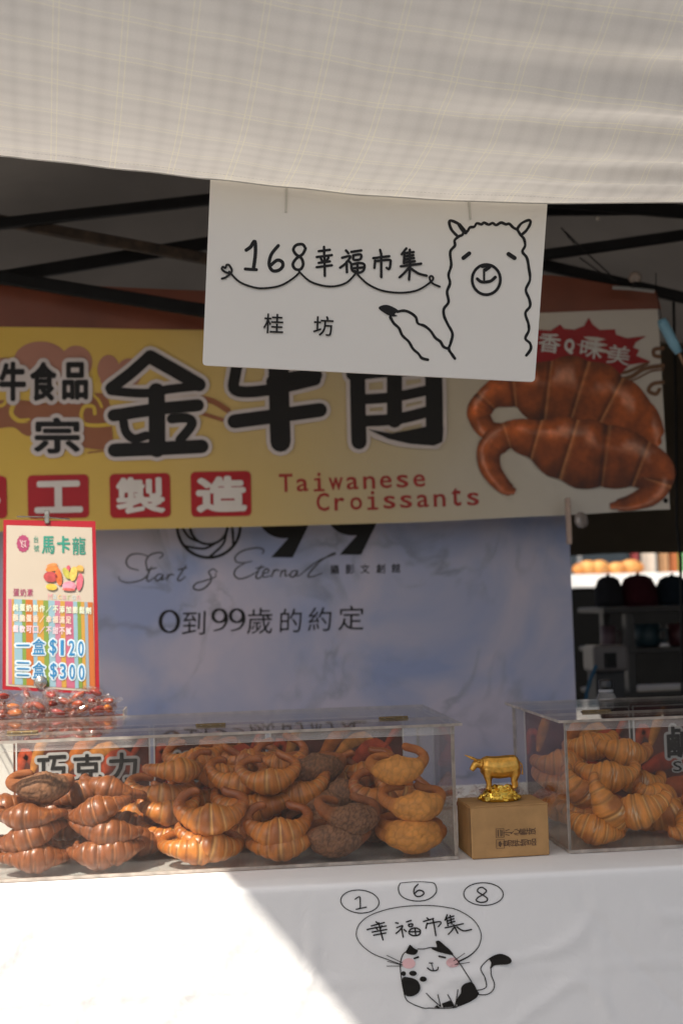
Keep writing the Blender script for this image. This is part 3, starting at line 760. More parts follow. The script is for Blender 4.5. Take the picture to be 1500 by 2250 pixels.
HS1 = [[(528,305),(529,350)],[(506,323),(552,317)],[(498,347),(560,339)],[(515,352),(521,365)],[(546,350),(539,363)],[(506,371),(552,365)],[(498,389),(560,381)],[(530,350),(531,425)],
    [(618,320),(628,331)],[(602,350),(636,344),(618,372),(594,391)],[(621,366),(622,410)],[(632,366),(641,376)],[(640,326),(681,320)],[(648,340),(679,337),(676,356),(650,358),(648,341)],[(640,379),(670,372),(693,378),(690,402),(668,412),(644,402),(640,380)],[(665,375),(666,410)],[(642,394),(691,390)],
    [(758,318),(763,335)],[(730,352),(796,344)],[(738,362),(735,392)],[(738,365),(795,359),(801,372),(796,396),(785,392)],[(763,340),(763,430)],
    [(866,312),(847,336)],[(858,330),(856,373)],[(858,332),(896,327)],[(860,345),(895,340)],[(860,358),(897,352)],[(858,371),(901,365)],[(880,318),(880,368)],[(843,386),(927,375)],[(882,376),(877,441)],[(875,393),(856,415),(838,431)],[(886,396),(915,415),(949,425)]]
for p in HS1: k.stroke(p, 10.5)
for p, wd in (([(108,437),(126,430),(148,408),(140,384),(128,380),(122,393),(112,388),(108,398),(122,410),(140,414)],9),([(138,408),(180,450),(240,473),(290,476),(350,465),(400,436),(428,410)],8.5),([(425,408),(470,448),(530,467),(580,467),(625,450),(660,412)],8.5),([(655,405),(675,430),(712,462),(770,487),(845,495),(910,485),(958,457),(976,438),(970,426),(961,433),(972,455),(1003,470)],8.5)):
    k.stroke(p, wd)
for ch, x, y in (('桂', 320, 622), ('坊', 525, 632)): k.text(ch, x, y, 82, 82, bold=0.008, rot=0.04)
k.build('lettering', INK, sg)
k = Ink(ssh, Z2, 0.0005)
AL = [[(1108,240),(1085,213),(1052,197),(1043,206),(1053,235),(1078,262)],[(1078,262),(1096,256),(1103,244),(1118,240),(1128,225),(1146,222),(1156,208),(1176,212),(1186,205),(1205,213),(1221,207),(1236,215),(1256,205),(1276,212),(1290,210),(1306,225),(1324,234)],
    [(1322,232),(1340,208),(1370,195),(1377,206),(1362,235),(1342,254)],[(1322,232),(1336,255),(1350,272),(1355,300),(1344,325),(1362,350),(1370,390),(1375,440),(1358,482),(1372,520),(1375,550),(1356,578),(1368,620),(1370,650),(1356,682),(1375,702),(1378,726),(1360,752)],
    [(1082,262),(1065,278),(1066,300),(1047,326),(1051,380),(1040,420),(1046,455),(1034,490),(1040,532),(1021,560),(1022,590),(1036,622),(1056,662),(1049,700),(1041,725),(1052,745),(1066,765)],
    [(830,572),(856,568),(880,575),(905,594),(914,620),(940,630),(965,650),(986,680),(1006,695),(1020,717),(1042,725)],[(800,594),(815,620),(836,640),(850,670),(876,695),(894,725),(916,745),(930,763),(955,770)]]
for p in AL: k.stroke(p, 11.5, sub=5, rag=0.2)
k.stroke([(1085,215),(1098,235),(1110,246)], 16)
k.stroke([(1101,351),(1125,332)], 17); k.stroke([(1287,335),(1311,351)], 18)
k.ring(1195, 440, 58, 62, 12); k.stroke([(1178,385),(1210,384),(1192,400)], 15); k.stroke([(1186,398),(1186,440)], 9); k.stroke([(1158,437),(1172,448),(1192,450),(1215,445),(1232,430)], 13)
k.poly([(752,558),(768,546),(795,546),(832,566),(818,582),(830,590),(806,592),(780,580)], 4)
k.build('drawing', INK, sg)
TP = mat('clear_tape', (0.62, 0.60, 0.54), 0.25, vary=0.08)
for (a, b_) in (((634, 300), (628, 466)), ((1020, 330), (1033, 482))):
    MB().bar(on_y(*a, SY - 0.0012), on_y(*b_, SY - 0.0012), 0.0035, 0.0012, up=(0, 1, 0)).build('hanging_cord', TP, sg)
for (a, b_) in (((634, 300), (632, 330)), ((1020, 330), (1023, 385))):
    p = on_y(*b_, SY - 0.0012); MB().tube([p, p + Vector((0, -0.03, 0.12))], 0.0012, 6).build('hanging_cord', TP, sg)

# ================================================================== TABLE
tb = thing('table', (0.3, 0.3, 0.0), 'folding table under the white cloth carrying the croissant boxes', 'table')
TX0, TX1, TY0, TY1 = -1.05, 1.75, CLOTH_Y + 0.006, 0.78
MB().box((TX0, TY0, TABLE_Z - 0.035), (TX1, TY1, TABLE_Z - 0.004)).build('tabletop', mat('table_grey', (0.4, 0.4, 0.4), 0.6), tb, bevel=0.003)
for x in (TX0 + 0.1, TX1 - 0.1):
    for y in (TY0 + 0.1, TY1 - 0.1): MB().tube([(x, y, 0), (x, y, TABLE_Z - 0.03)], 0.014, 10).build('leg', mat('grey_steel', (0.35,)*3), tb)
def cwave(x, z):
    d = TABLE_Z - z
    k_ = sstep(0.0, 0.1, d)
    v = 0.0045 * noise.noise(Vector((x * 4.0, z * 1.0, 2))) + 0.0016 * noise.noise(Vector((x * 11 + z * 5, z * 9, 8)))
    c1 = abs(noise.noise(Vector((x * 7 - z * 4, z * 5 + x * 2, 21)))); v += 0.0035 * math.exp(-(c1 / 0.05) ** 2)
    c2 = (x - 0.60) * 0.72 + (z - 0.70) * 0.69 + 0.02 * noise.noise(Vector((x * 5, z * 5, 1))); v += -0.004 * math.exp(-(c2 / 0.006) ** 2) * sstep(0.42, 0.5, x)
    for xf in (-0.12, 0.115, 0.35, 0.585): v += 0.0016 * math.exp(-((x - xf + 0.004 * noise.noise(Vector((z * 9, xf, 0)))) / 0.004) ** 2)
    v += 0.0014 * math.exp(-((z - 0.655 + 0.003 * noise.noise(Vector((x * 6, 0, 4)))) / 0.004) ** 2)
    return v * k_ + 0.012 * math.sin(x * 9) * sstep(0.2, 0.7, d)
clt = bpy.data.materials.new('white_cotton'); clt.use_nodes = True
N = clt.node_tree.nodes; L = clt.node_tree.links; b = N['Principled BSDF']; b.inputs['Base Color'].default_value = (0.84, 0.835, 0.82, 1); b.inputs['Roughness'].default_value = 0.85; b.inputs['Specular IOR Level'].default_value = 0.15
tc = N.new('ShaderNodeTexCoord'); n1 = N.new('ShaderNodeTexNoise'); n1.inputs['Scale'].default_value = 26; n1.inputs['Detail'].default_value = 8; n1.inputs['Distortion'].default_value = 1.0; L.new(tc.outputs['Object'], n1.inputs['Vector'])
n2 = N.new('ShaderNodeTexNoise'); n2.inputs['Scale'].default_value = 700; L.new(tc.outputs['Object'], n2.inputs['Vector'])
b1 = N.new('ShaderNodeBump'); b1.inputs['Strength'].default_value = 0.26; b1.inputs['Distance'].default_value = 0.006; L.new(n1.outputs['Fac'], b1.inputs['Height'])
b2 = N.new('ShaderNodeBump'); b2.inputs['Strength'].default_value = 0.15; b2.inputs['Distance'].default_value = 0.0006; L.new(n2.outputs['Fac'], b2.inputs['Height']); L.new(b1.outputs[0], b2.inputs['Normal']); L.new(b2.outputs[0], b.inputs['Normal'])
tcl = thing('tablecloth', (0.3, CLOTH_Y, TABLE_Z), 'white tablecloth with a line-drawn spotted cat hanging over the table front', 'tablecloth')
PRF = [(TY1, TABLE_Z)] + [(TY1 - (TY1 - CLOTH_Y) * i / 14, TABLE_Z) for i in range(1, 14)] + [(CLOTH_Y + 0.010, TABLE_Z), (CLOTH_Y + 0.004, TABLE_Z - 0.0012), (CLOTH_Y + 0.001, TABLE_Z - 0.004), (CLOTH_Y, TABLE_Z - 0.009)] + [(CLOTH_Y, TABLE_Z - 0.009 - 0.0085 * i) for i in range(1, 80)]
vs = []; fs = []; nx = 300
for (y, z) in PRF:
    for i in range(nx + 1):
        x = TX0 - 0.01 + (TX1 - TX0 + 0.02) * i / nx
        vs.append((x, y - (cwave(x, z) if z < TABLE_Z - 0.0001 else 0.0), z + (0.0009 * noise.noise(Vector((x * 8, y * 14, 3))) if z == TABLE_Z and y < -0.012 else 0)))
for j in range(len(PRF) - 1):
    for i in range(nx):
        a = j * (nx + 1) + i; fs.append((a, a + nx + 1, a + nx + 2, a + 1))
MB().add(vs, fs).build('cloth', clt, tcl, smooth=True)
csh = Sheet(lambda px, py: (lambda p: Vector((p.x, CLOTH_Y - cwave(p.x, p.z), p.z)))(on_y(px, py, CLOTH_Y)), (0, -1, 0)); Z7 = zoom(700, 1900, 1 / 3)
CINK = mat('cloth_ink', (0.022, 0.020, 0.018), 0.8, spec=0.1)
k = Ink(csh, Z7, 0.0010)
k.ring(270, 241, 126, 75, 6.5, 0.08).cut(); k.ring(1083, 192, 130, 74, 6.5, 0.02).cut(); k.stroke([(535,122),(524,150),(532,190),(570,222),(640,238),(710,230),(758,200),(775,165),(765,128),(750,118)], 6.5)
k.stroke([(535,120),(600,113),(680,111),(750,117)], 5).cut()
k.stroke([(238,226),(268,210),(272,250),(272,286)], 8); k.stroke([(245,291),(312,278)], 8).cut()
k.stroke([(652,128),(630,152),(625,182),(640,205),(668,206),(690,190),(682,172),(655,168),(632,186)], 9).cut()
k.stroke([(1096,162),(1075,148),(1050,155),(1045,175),(1075,196),(1108,220),(1100,240),(1065,246),(1036,235),(1045,215),(1080,195),(1102,174),(1096,160)], 8.5).cut()
k.build('lettering', CINK, tcl)
k = Ink(csh, Z7, 0.0010)
HS2 = [[(376,374),(396,392)],[(345,401),(430,379)],[(316,423),(442,401)],[(372,410),(386,425)],[(414,400),(404,418)],[(350,441),(446,424)],[(360,461),(440,447)],[(394,380),(405,430),(421,492)],
    [(505,380),(521,383)],[(512,412),(551,399),(530,430),(507,449)],[(544,415),(553,473)],[(560,424),(573,436)],[(576,374),(606,365)],[(590,390),(615,388),(612,403),(592,403),(590,391)],[(590,440),(606,420),(640,414),(666,430),(658,456),(620,464),(592,450)],[(632,418),(636,461)],[(592,439),(666,437)],
    [(710,347),(726,361)],[(687,371),(752,351)],[(711,382),(702,415)],[(711,386),(784,369),(801,380),(784,403)],[(748,352),(768,463)],
    [(842,325),(828,361)],[(838,350),(846,396)],[(838,348),(886,334)],[(845,365),(886,352)],[(850,381),(892,369)],[(862,330),(872,386)],[(828,411),(947,384)],[(884,390),(911,446)],[(886,410),(870,432),(848,452)],[(905,405),(948,430),(1001,422)]]
for p in HS2: k.stroke(p, 9.5)
k.build('lettering', CINK, tcl)
k = Ink(csh, Z7, 0.0012)
k.ellipse(590, 647, 44, 34).cut(); k.ellipse(880, 640, 44, 33).cut()
k.build('drawing', mat('cloth_pink', (0.80, 0.50, 0.50), 0.85, spec=0.1), tcl)
k = Ink(csh, Z7, 0.0018)
k.stroke([(545,655),(450,620),(360,585),(290,535),(250,480),(248,430),(270,380),(330,335),(420,300),(520,278),(640,267),(760,268),(880,285),(960,320),(1020,365),(1055,420),(1065,470),(1050,530),(1020,570),(990,595),(950,618),(918,632)], lambda u: 5.5 + 5 * sstep(0.75, 1, u))
for p in ([(648,550),(690,550),(735,541),(790,548),(868,583),(920,640),(960,700),(1010,780),(1040,830),(1045,850),(1000,890),(900,930),(800,940),(680,935),(610,910),(572,880),(555,820),(540,730),(535,650),(550,590),(578,560)],
          [(1040,822),(1075,815),(1100,795),(1090,740),(1062,685),(1082,648),(1122,612)],[(1045,850),(1100,850),(1140,825),(1152,780),(1130,720),(1125,672)],[(705,842),(760,895),(800,930)],[(780,850),(800,930)],[(845,850),(890,930)],[(912,818),(895,930)],[(800,938),(825,940)],[(880,936),(905,932)]):
    k.stroke(p, 6.5)
for p in ([(445,592),(545,640)],[(450,632),(545,656)],[(445,663),(545,663)],[(885,628),(957,578)],[(900,652),(950,612)],[(893,653),(988,638)]): k.stroke(p, 4.5)
k.poly([(568,573),(583,536),(597,519),(618,538),(632,548),(650,560),(635,585),(605,588)], 3); k.poly([(735,545),(774,537),(766,502),(790,496),(830,530),(860,555),(882,588),(840,582),(780,568)], 3)
k.stroke([(626,612),(652,603)], 12); k.stroke([(789,598),(828,606)], 12); k.stroke([(724,642),(746,642)], 8); k.stroke([(737,642),(750,686)], 6); k.stroke([(712,675),(735,690),(760,692),(778,685),(782,670)], 9)
k.ellipse(555, 712, 16, 16); k.ellipse(617, 710, 25, 17); k.ellipse(683, 747, 23, 18); k.poly([(547,742),(590,736),(640,752),(665,795),(655,835),(615,860),(575,858),(556,830)], 4)
k.poly([(1005,768),(960,775),(935,800),(930,840),(905,880),(908,922),(960,905),(1020,880),(1045,850),(1035,815)], 3)
k.poly([(806,908),(860,885),(885,928),(815,934)]); k.poly([(755,933),(775,918),(798,938)])
k.poly([(1118,612),(1160,587),(1200,582),(1245,600),(1262,625),(1240,645),(1190,650),(1150,657),(1122,678),(1130,640)], 4)
k.build('drawing', CINK, tcl)

# ================================================================== ACRYLIC BOXES
ACR = acrylic('clear_acrylic', ior=1.32, haze=0.007); ACM = acrylic('milky_acrylic', ior=1.4, haze=0.14); ACL = acrylic('lid_acrylic', haze=0.006, ior=1.6); AED = mat('acrylic_edge', (0.62, 0.56, 0.50), 0.3, vary=0.25, vscale=60, spec=0.6, trans=0.5)
BRASS = mat('brass', (0.22, 0.16, 0.085), 0.35, 1.0, vary=0.3, vscale=200)
def pane(name, lo, hi, thin, parent, m=None):
    """slab whose broad faces are clear and whose cut edges are milky"""
    mb = MB(); mb.box(lo, hi)
    pairs = {'z': (0, 1), 'y': (2, 4), 'x': (3, 5)}
    mb.fm = [0 if i in pairs[thin] else 1 for i in range(6)]
    return mb.build(name, [m or ACR, AED], parent)
def acrylic_box(x0, x1, y0, y1, z0, z1, label, hinges):
    t = 0.005
    o = thing('display_box', ((x0 + x1) / 2, y0, z0), label, 'box', 'acrylic croissant boxes')
    pane('bottom_panel', (x0, y0, z0 + 0.0015), (x1, y1, z0 + 0.0015 + t), 'z', o)
    zb = z0 + 0.006
    pane('front_panel', (x0, y0, zb), (x1, y0 + t, z1), 'y', o)
    pane('back_panel', (x0, y1 - t, zb), (x1, y1, z1), 'y', o)
    pane('side_panel', (x0, y0 + t + 0.0004, zb), (x0 + t, y1 - t - 0.0004, z1), 'x', o)
    pane('side_panel', (x1 - t, y0 + t + 0.0004, zb), (x1, y1 - t - 0.0004, z1), 'x', o)
    pane('front_lip', (x0, y0 - 0.0042, z1 - 0.013), (x1, y0 - 0.0004, z1), 'y', o, ACM)
    hy = y0 + 0.105
    pane('lid_front', (x0 - 0.012, y0 - 0.010, z1 + 0.0006), (x1 + 0.012, hy - 0.0008, z1 + t), 'z', o, ACL)
    ld = pane('lid', (x0 - 0.012, hy + 0.0008, z1 + 0.0006), (x1 + 0.012, y1 + 0.008, z1 + t), 'z', o, ACL)
    for hx in hinges:
        hg = MB().box((hx - 0.024, hy - 0.013, z1 + t + 0.0003), (hx + 0.024, hy - 0.003, z1 + t + 0.0015)).build('hinge', BRASS, o)
        MB().box((hx - 0.024, hy + 0.003, z1 + t + 0.0003), (hx + 0.024, hy + 0.013, z1 + t + 0.0015)).build('leaf', BRASS, hg)
        MB().tube([(hx - 0.025, hy, z1 + t + 0.002), (hx + 0.025, hy, z1 + t + 0.002)], 0.0022, 8).build('pin', BRASS, hg)
        mb = MB()
        for q in (-0.016, 0, 0.016): mb.ball((hx + q, hy - 0.008, z1 + t + 0.0016), 0.0016, 8, 4, (1, 1, 0.5))
        tag(mb.build('screws', mat('steel', (0.5, 0.5, 0.5), 0.3, 1.0), hg), kind='stuff')
    return o
AX0, AX1, AY1 = -0.405, 0.392, 0.355
acrylic_box(AX0, AX1, 0.0, AY1, TABLE_Z, 1.016, 'long clear acrylic display box heaped with brown and golden croissants, left of the cardboard box', (-0.313, -0.003, 0.308))
acrylic_box(0.577, 1.374, 0.0, AY1, TABLE_Z, 1.014, 'clear acrylic display box of salted croissants cut off by the right edge of the photo', (0.665, 0.975, 1.285))

# flavour cards standing at the back of the boxes
CARD = mat('card_print', (0.09, 0.022, 0.014), 0.4, vary=0.7, vscale=22)
CE = mat('card_edge', (0.7, 0.68, 0.66), 0.5)
def flavour_card(x0, x1, y, z0, z1, title, label, sub='', tcx=0.5, tz=0.55, size=0.06, seed=1):
    o = thing('flavour_card', ((x0 + x1) / 2, y, z0), label, 'card', 'flavour cards in the boxes')
    MB().box((x0, y, z0), (x1, y + 0.002, z1)).build('card', CE, o)
    sh = Sheet(lambda u, v: Vector((x0 + (x1 - x0) * u, y, z1 - (z1 - z0) * v)), (0, -1, 0))
    k = Ink(sh, None, 0.0005); k.rrect(0.012, 0.012, 0.988, 0.988); k.build('background_print', CARD, o)
    rnd = random.Random(seed); asp = (z1 - z0) / (x1 - x0)
    cols = [(0.50, 0.075, 0.025), (0.58, 0.17, 0.03), (0.40, 0.05, 0.02), (0.62, 0.24, 0.05), (0.45, 0.10, 0.03), (0.22, 0.05, 0.03)]
    items = [([(0.02,0.42),(0.07,0.22),(0.13,0.34)],0.10,0),([(0.12,0.40),(0.18,0.18),(0.24,0.02)],0.10,3),([(0.36,0.42),(0.48,0.2),(0.60,0.10)],0.13,1),([(0.44,0.5),(0.56,0.28),(0.70,0.2),(0.78,0.3)],0.12,3),
             ([(0.62,0.42),(0.78,0.3),(0.95,0.5)],0.18,0),([(0.06,0.62),(0.3,0.52),(0.6,0.6),(0.95,0.7)],0.22,2),([(0.02,0.88),(0.4,0.8),(0.9,0.92)],0.24,4),([(0.72,0.06),(0.82,0.12),(0.94,0.08)],0.08,5),([(0.85,0.3),(0.93,0.16),(0.99,0.10)],0.07,0)]
    for i, (p, wd, ci) in enumerate(items):
        k = Ink(sh, None, 0.0008 + i * 0.0002)
        kx = lambda q: q
        # width is in card-heights: work in square units, then squash
        k.tr = lambda a, b__: (a, b__ / asp)
        P = smooth_path([(a, b__ * asp) for a, b__ in p], 8); n_ = len(P); vs_ = []; fs_ = []; cs_ = []
        for j, q in enumerate(P):
            a = P[max(0, j-1)]; b__ = P[min(n_-1, j+1)]; t = (b__ - a).normalized(); nn = Vector((-t.y, t.x)); u = j / (n_ - 1)
            ww = wd * asp * (0.35 + 0.65 * math.sin(math.pi * u)) * (1 + 0.06 * math.sin(u * 40))
            for s_ in (-1, -0.4, 0.2, 1):
                v = q + nn * ww * 0.5 * s_
                vs_.append(sh.pt(min(0.985, max(0.015, v.x)), min(0.985, max(0.015, v.y / asp)), 0.0008 + i * 0.0002))
                li = {-1: 1.15, -0.4: 1.35, 0.2: 0.9, 1: 0.45}[s_] * (1 - 0.25 * (math.sin(u * 38) > 0.7))
                cs_.append(tuple(c * li * 0.8 for c in cols[ci]))
        for j in range(n_ - 1):
            for s_ in range(3): fs_.append((j*4 + s_, j*4 + s_ + 1, j*4 + s_ + 5, j*4 + s_ + 4))
        MB().add(vs_, fs_, 0, cs_).build('croissant_photo', vcol_mat('photo_print', 0.42), o, vcol=True)
    W = x1 - x0; H = z1 - z0
    for grow, bo, m, bs, nm in ((0.010, 0.075, mat('print_paper_white', (0.42, 0.41, 0.40), 0.45), 0.0032, 'lettering_outline'), (0.0, 0.012, INK, 0.0042, 'lettering')):
        k = Ink(sh, None, bs); nchar = len(title)
        for i, ch in enumerate(title):
            k.text(ch, tcx + (i - (nchar - 1) / 2) * size * 1.15 / W, tz, size * 0.95 / W, size * 0.95 / H, bold=0.025, grow=grow / H, aspect=H / W)
        if not title: continue
        if sub: k.text(sub, tcx - size * 0.42 / W, tz + 0.047 / H, size * 0.95 / W, 0.02 / H, bold=0.02, grow=grow * 0.5 / H, aspect=H / W)
        k.build(nm, m, o)
zc0, zc1 = TABLE_Z + 0.0065, 1.006
CY = 0.33
flavour_card(on_y(35, 1700, CY).x, on_y(335, 1700, CY).x - 0.003, CY, zc0, zc1, '巧克力', 'printed chocolate flavour card behind the glossy brown croissants', tcx=0.53, tz=0.38, size=0.056, seed=1)
flavour_card(on_y(335, 1700, CY).x + 0.003, on_y(590, 1680, CY).x - 0.003, CY, zc0, zc1, '起司', 'printed cheese flavour card behind the plain golden croissants', tcx=0.42, tz=0.40, size=0.056, seed=2)
flavour_card(on_y(590, 1680, CY).x + 0.003, on_y(888, 1660, CY).x, CY, zc0, zc1, '', 'printed croissant card at the right end of the long box', tcx=0.5, tz=0.75, size=0.06, seed=3)
flavour_card(on_y(1130, 1640, CY).x + 0.02, on_y(1388, 1640, CY).x - 0.003, CY, zc0, zc1, '', 'printed card half hidden behind the salted croissants, left in its box', tcx=0.80, tz=0.30, size=0.06, seed=4)
flavour_card(on_y(1388, 1640, CY).x + 0.003, on_y(1640, 1640, CY).x + 0.04, CY, zc0, zc1, '鹹味', 'printed salt flavour card at the right edge of the photo', sub='Salt', tcx=0.50, tz=0.36, size=0.066, seed=5)

wx0, wx1 = AX0 + 0.008, on_y(35, 1700, CY).x - 0.004
wc = MB().box((wx0, CY, zc0), (wx1, CY + 0.002, zc1)).build('blank_card', mat('card_white', (0.72, 0.69, 0.64), 0.6, vary=0.04), None)
tag(wc, 'narrow blank white card at the left end of the long box', 'card')

# ================================================================== CROISSANTS
def lerp3(a, b, t): return tuple(a[i] + (b[i] - a[i]) * t for i in range(3))
PAL = {'plain': ((0.56, 0.185, 0.026), (0.34, 0.085, 0.013), (0.80, 0.46, 0.15)),
       'choco': ((0.245, 0.074, 0.021), (0.19, 0.052, 0.015), (0.40, 0.150, 0.050)),
       'salt': ((0.64, 0.235, 0.038), (0.44, 0.130, 0.020), (0.78, 0.44, 0.14)),
       'cookie': ((0.68, 0.275, 0.048), (0.42, 0.125, 0.021), (0.66, 0.30, 0.07)),
       'cocoa': ((0.20, 0.082, 0.034), (0.30, 0.088, 0.020), (0.22, 0.09, 0.04))}
def bread_mat(name, rough, coat):
    m = vcol_mat(name, rough, 0.45, noise_amt=0.16, nscale=55)
    N = m.node_tree.nodes; L = m.node_tree.links; b = N['Principled BSDF']; b.inputs['Coat Weight'].default_value = coat; b.inputs['Coat Roughness'].default_value = 0.25
    tc = N.new('ShaderNodeTexCoord'); n2 = N.new('ShaderNodeTexNoise'); n2.inputs['Scale'].default_value = 260; n2.inputs['Detail'].default_value = 5; L.new(tc.outputs['Object'], n2.inputs['Vector'])
    bp = N.new('ShaderNodeBump'); bp.inputs['Strength'].default_value = 0.28; bp.inputs['Distance'].default_value = 0.0012; L.new(n2.outputs['Fac'], bp.inputs['Height']); L.new(bp.outputs[0], b.inputs['Normal'])
    return m
BREAD = {'plain': bread_mat('bread_plain', 0.42, 0.25), 'choco': bread_mat('bread_chocolate', 0.40, 0.22), 'salt': bread_mat('bread_salt', 0.55, 0.06), 'cookie': bread_mat('bread_cookie', 0.7, 0.0), 'cocoa': bread_mat('bread_cocoa', 0.75, 0.0)}
def croissant_mesh(kind, seed):
    rnd = random.Random(seed * 31 + len(kind)); sd = Vector((seed * 3.7, seed * 1.3, 5.1))
    A = {'choco': 1.62, 'salt': 1.5}.get(kind, 2.86) + rnd.uniform(-0.12, 0.12)
    vk = 1 + rnd.uniform(-0.07, 0.07); rx, ry = {'choco': (0.055, 0.032), 'salt': (0.0535, 0.035)}.get(kind, (0.0475, 0.0365))
    rb = {'choco': 0.0238, 'salt': 0.0262, 'cookie': 0.0240, 'cocoa': 0.0245}.get(kind, 0.0222)
    wid = {'choco': 0.66, 'salt': 0.70}.get(kind, 0.74)
    tip = {'choco': 0.0048, 'salt': 0.0070}.get(kind, 0.0076)
    rx *= vk; ry *= 2 - vk; rb *= rnd.uniform(0.93, 1.07); asym = rnd.uniform(-0.16, 0.16)
    sst = [rnd.uniform(0.12, 1.0) ** 1.3 for _ in range(40)]; edges = [0.0]; wv = 0.33
    for i in range(12): edges.append(edges[-1] + wv * rnd.uniform(0.85, 1.15)); wv *= 0.93
    n, m = (170, 60) if kind in ('cocoa', 'cookie') else (170, 28); vs = []; fs = []; cs = []
    body, horn, seam = PAL[kind]
    ht = rnd.uniform(-0.006, 0.012), rnd.uniform(-0.006, 0.012)
    for i in range(n + 1):
        a = -A + 2 * A * i / n; t = abs(a) / A; ac = abs(a - asym)
        r = tip + (rb - tip) * math.exp(-(ac / wid) ** 2) + 0.0022 * math.exp(-((ac - 1.1) / 0.5) ** 2)
        ai = abs(a - asym * 0.5 + 0.15 * (1 if a < 0 else -1) * 0); f = 1; kk = 0
        for q in range(len(edges) - 1):
            if edges[q] <= ai < edges[q+1]: f = (ai - edges[q]) / (edges[q+1] - edges[q]); kk = q
        lay = 0.12 * math.sin(math.pi * min(1, f * 1.02)) ** 0.6 if kind != 'cookie' else 0.02
        if kind == 'cocoa': lay = 0.02
        fade = 1 - sstep(1.3, 2.0, ai)
        r *= 1 + lay * fade
        if t > 0.94: r *= math.sqrt(max(0.02, 1 - ((t - 0.94) / 0.06) ** 2))
        curl = 1 - 0.10 * sstep(0.75, 1, t) + 0.04 * math.exp(-((abs(a) - 1.5) / 0.5) ** 2)
        rk = ry * (1 - (0.42 if kind in ('cookie', 'cocoa') else 0.20) * sstep(1.3, 2.6, abs(a))) + 0.007 * (1 if a > 0 else -1) * sstep(2.3, 3.0, abs(a)) * (kind not in ('choco', 'salt'))
        p = Vector((rx * curl * math.sin(a), -rk * math.cos(a), (ht[0] if a < 0 else ht[1]) * sstep(0.5, 1, t) + 0.002 * noise.noise(sd + Vector((a, 0, 0)))))
        tg = Vector((rx * math.cos(a), ry * math.sin(a), 0)).normalized(); out = Vector((tg.y, -tg.x, 0)); up = Vector((0, 0, 1))
        seamv = math.exp(-((f if f < 0.5 else 1 - f) / (0.16 if f < 0.5 else 0.05)) ** 2) * fade * sst[kk * 2 + (a > 0)]
        dk = math.exp(-((f - 0.16) / 0.10) ** 2) * fade
        for j in range(m):
            th = 2 * math.pi * j / m + 0.25 * a
            c_, s_ = math.cos(th), math.sin(th)
            lam = noise.noise(sd + Vector((a * 17, c_ * 0.9, s_ * 0.9)))
            rr = r * (1 + 0.07 * noise.noise(sd + p * 45 + Vector((c_, s_, 0)) * 1.1) + 0.014 * lam)
            d = out * c_ + up * s_ * 0.96
            if s_ > 0 and c_ < 0.4: rr *= 1 + 0.08 * s_ * math.exp(-(ac / 0.28) ** 2) * (kind not in ('choco', 'salt'))   # the roll's raised middle
            v = p + d * rr
            up_k = sstep(-0.5, 0.9, s_ * 0.7 + c_ * 0.5)
            hk = sstep(0.55, 1.5, ai)
            nn = noise.noise(sd + v * 38)
            col = lerp3(body, horn, max(0, min(1, hk * 0.85 + 0.30 * nn)))
            col = lerp3(col, seam, 0.75 * seamv * (0.55 + 0.45 * up_k))
            col = tuple(c * (1 - 0.42 * dk) for c in col)
            if kind in ('plain', 'salt', 'choco'): col = tuple(c * (1 + 0.30 * lam) for c in col)
            if kind == 'plain' or kind == 'salt':
                bk = sstep(0.15, 0.5, noise.noise(sd * 2 + v * 26)) * 0.45
                col = lerp3(col, (0.26, 0.060, 0.009), bk * 1.3 * (1 - seamv))
            if kind in ('cookie', 'cocoa'):
                cap = (1 - sstep(0.72, 0.95, ac + 0.12 * noise.noise(sd + v * 60))) * sstep(-0.75, -0.35, c_ * 0.75 + s_ * 0.65)
                if cap > 0:
                    vd = noise.voronoi(sd + v * (125 if kind == 'cocoa' else 80))[0]; e = vd[1] - vd[0]
                    crack = math.exp(-(e / 0.13) ** 2)
                    bumpv = noise.noise(sd + v * 130) * 0.0009
                    v = v + d * cap * (0.0030 + bumpv - crack * (0.0016 if kind == 'cocoa' else 0.0008))
                    base = body if kind == 'cookie' else (0.25, 0.112, 0.052)
                    cc = tuple(c * (1 - crack * (0.55 if kind == 'cocoa' else 0.25)) * (1 + 0.18 * noise.noise(sd + v * 70)) for c in base)
                    col = lerp3(lerp3(col, horn, 0.5), cc, cap)
                else: col = lerp3(col, horn, 0.6)
            if kind == 'choco' and noise.noise(sd + v * 90) > 0.52: col = lerp3(col, (0.45, 0.15, 0.03), 0.6)
            if kind == 'salt':
                sp2 = (v - Vector((asym * rx, -ry - rb * 0.72, rb * 0.62))).length
                if sp2 < 0.013 and noise.noise(sd + v * 420) > 0.08: col = lerp3(col, (0.74, 0.60, 0.42), 0.55 * (1 - sstep(0.006, 0.013, sp2))); v = v + d * 0.0006
            vs.append(v); cs.append(col)
    for i in range(n):
        for j in range(m):
            fs.append((i*m + j, i*m + (j+1) % m, (i+1)*m + (j+1) % m, (i+1)*m + j))
    fs += [tuple(reversed(range(m))), tuple(range(n*m, (n+1)*m))]
    me = bpy.data.meshes.new('croissant_' + kind); me.from_pydata(vs, [], fs); me.materials.append(BREAD[kind])
    at = me.color_attributes.new('col', 'FLOAT_COLOR', 'POINT')
    at.data.foreach_set('color', [x for c in cs for x in (*c, 1.0)])
    me.polygons.foreach_set('use_smooth', [True] * len(me.polygons)); me.update()
    return me
CM = {k_: [croissant_mesh(k_, s_) for s_ in range(nv)] for k_, nv in (('plain', 9), ('choco', 7), ('salt', 7), ('cookie', 4), ('cocoa', 5))}
_ci = {k_: 0 for k_ in CM}
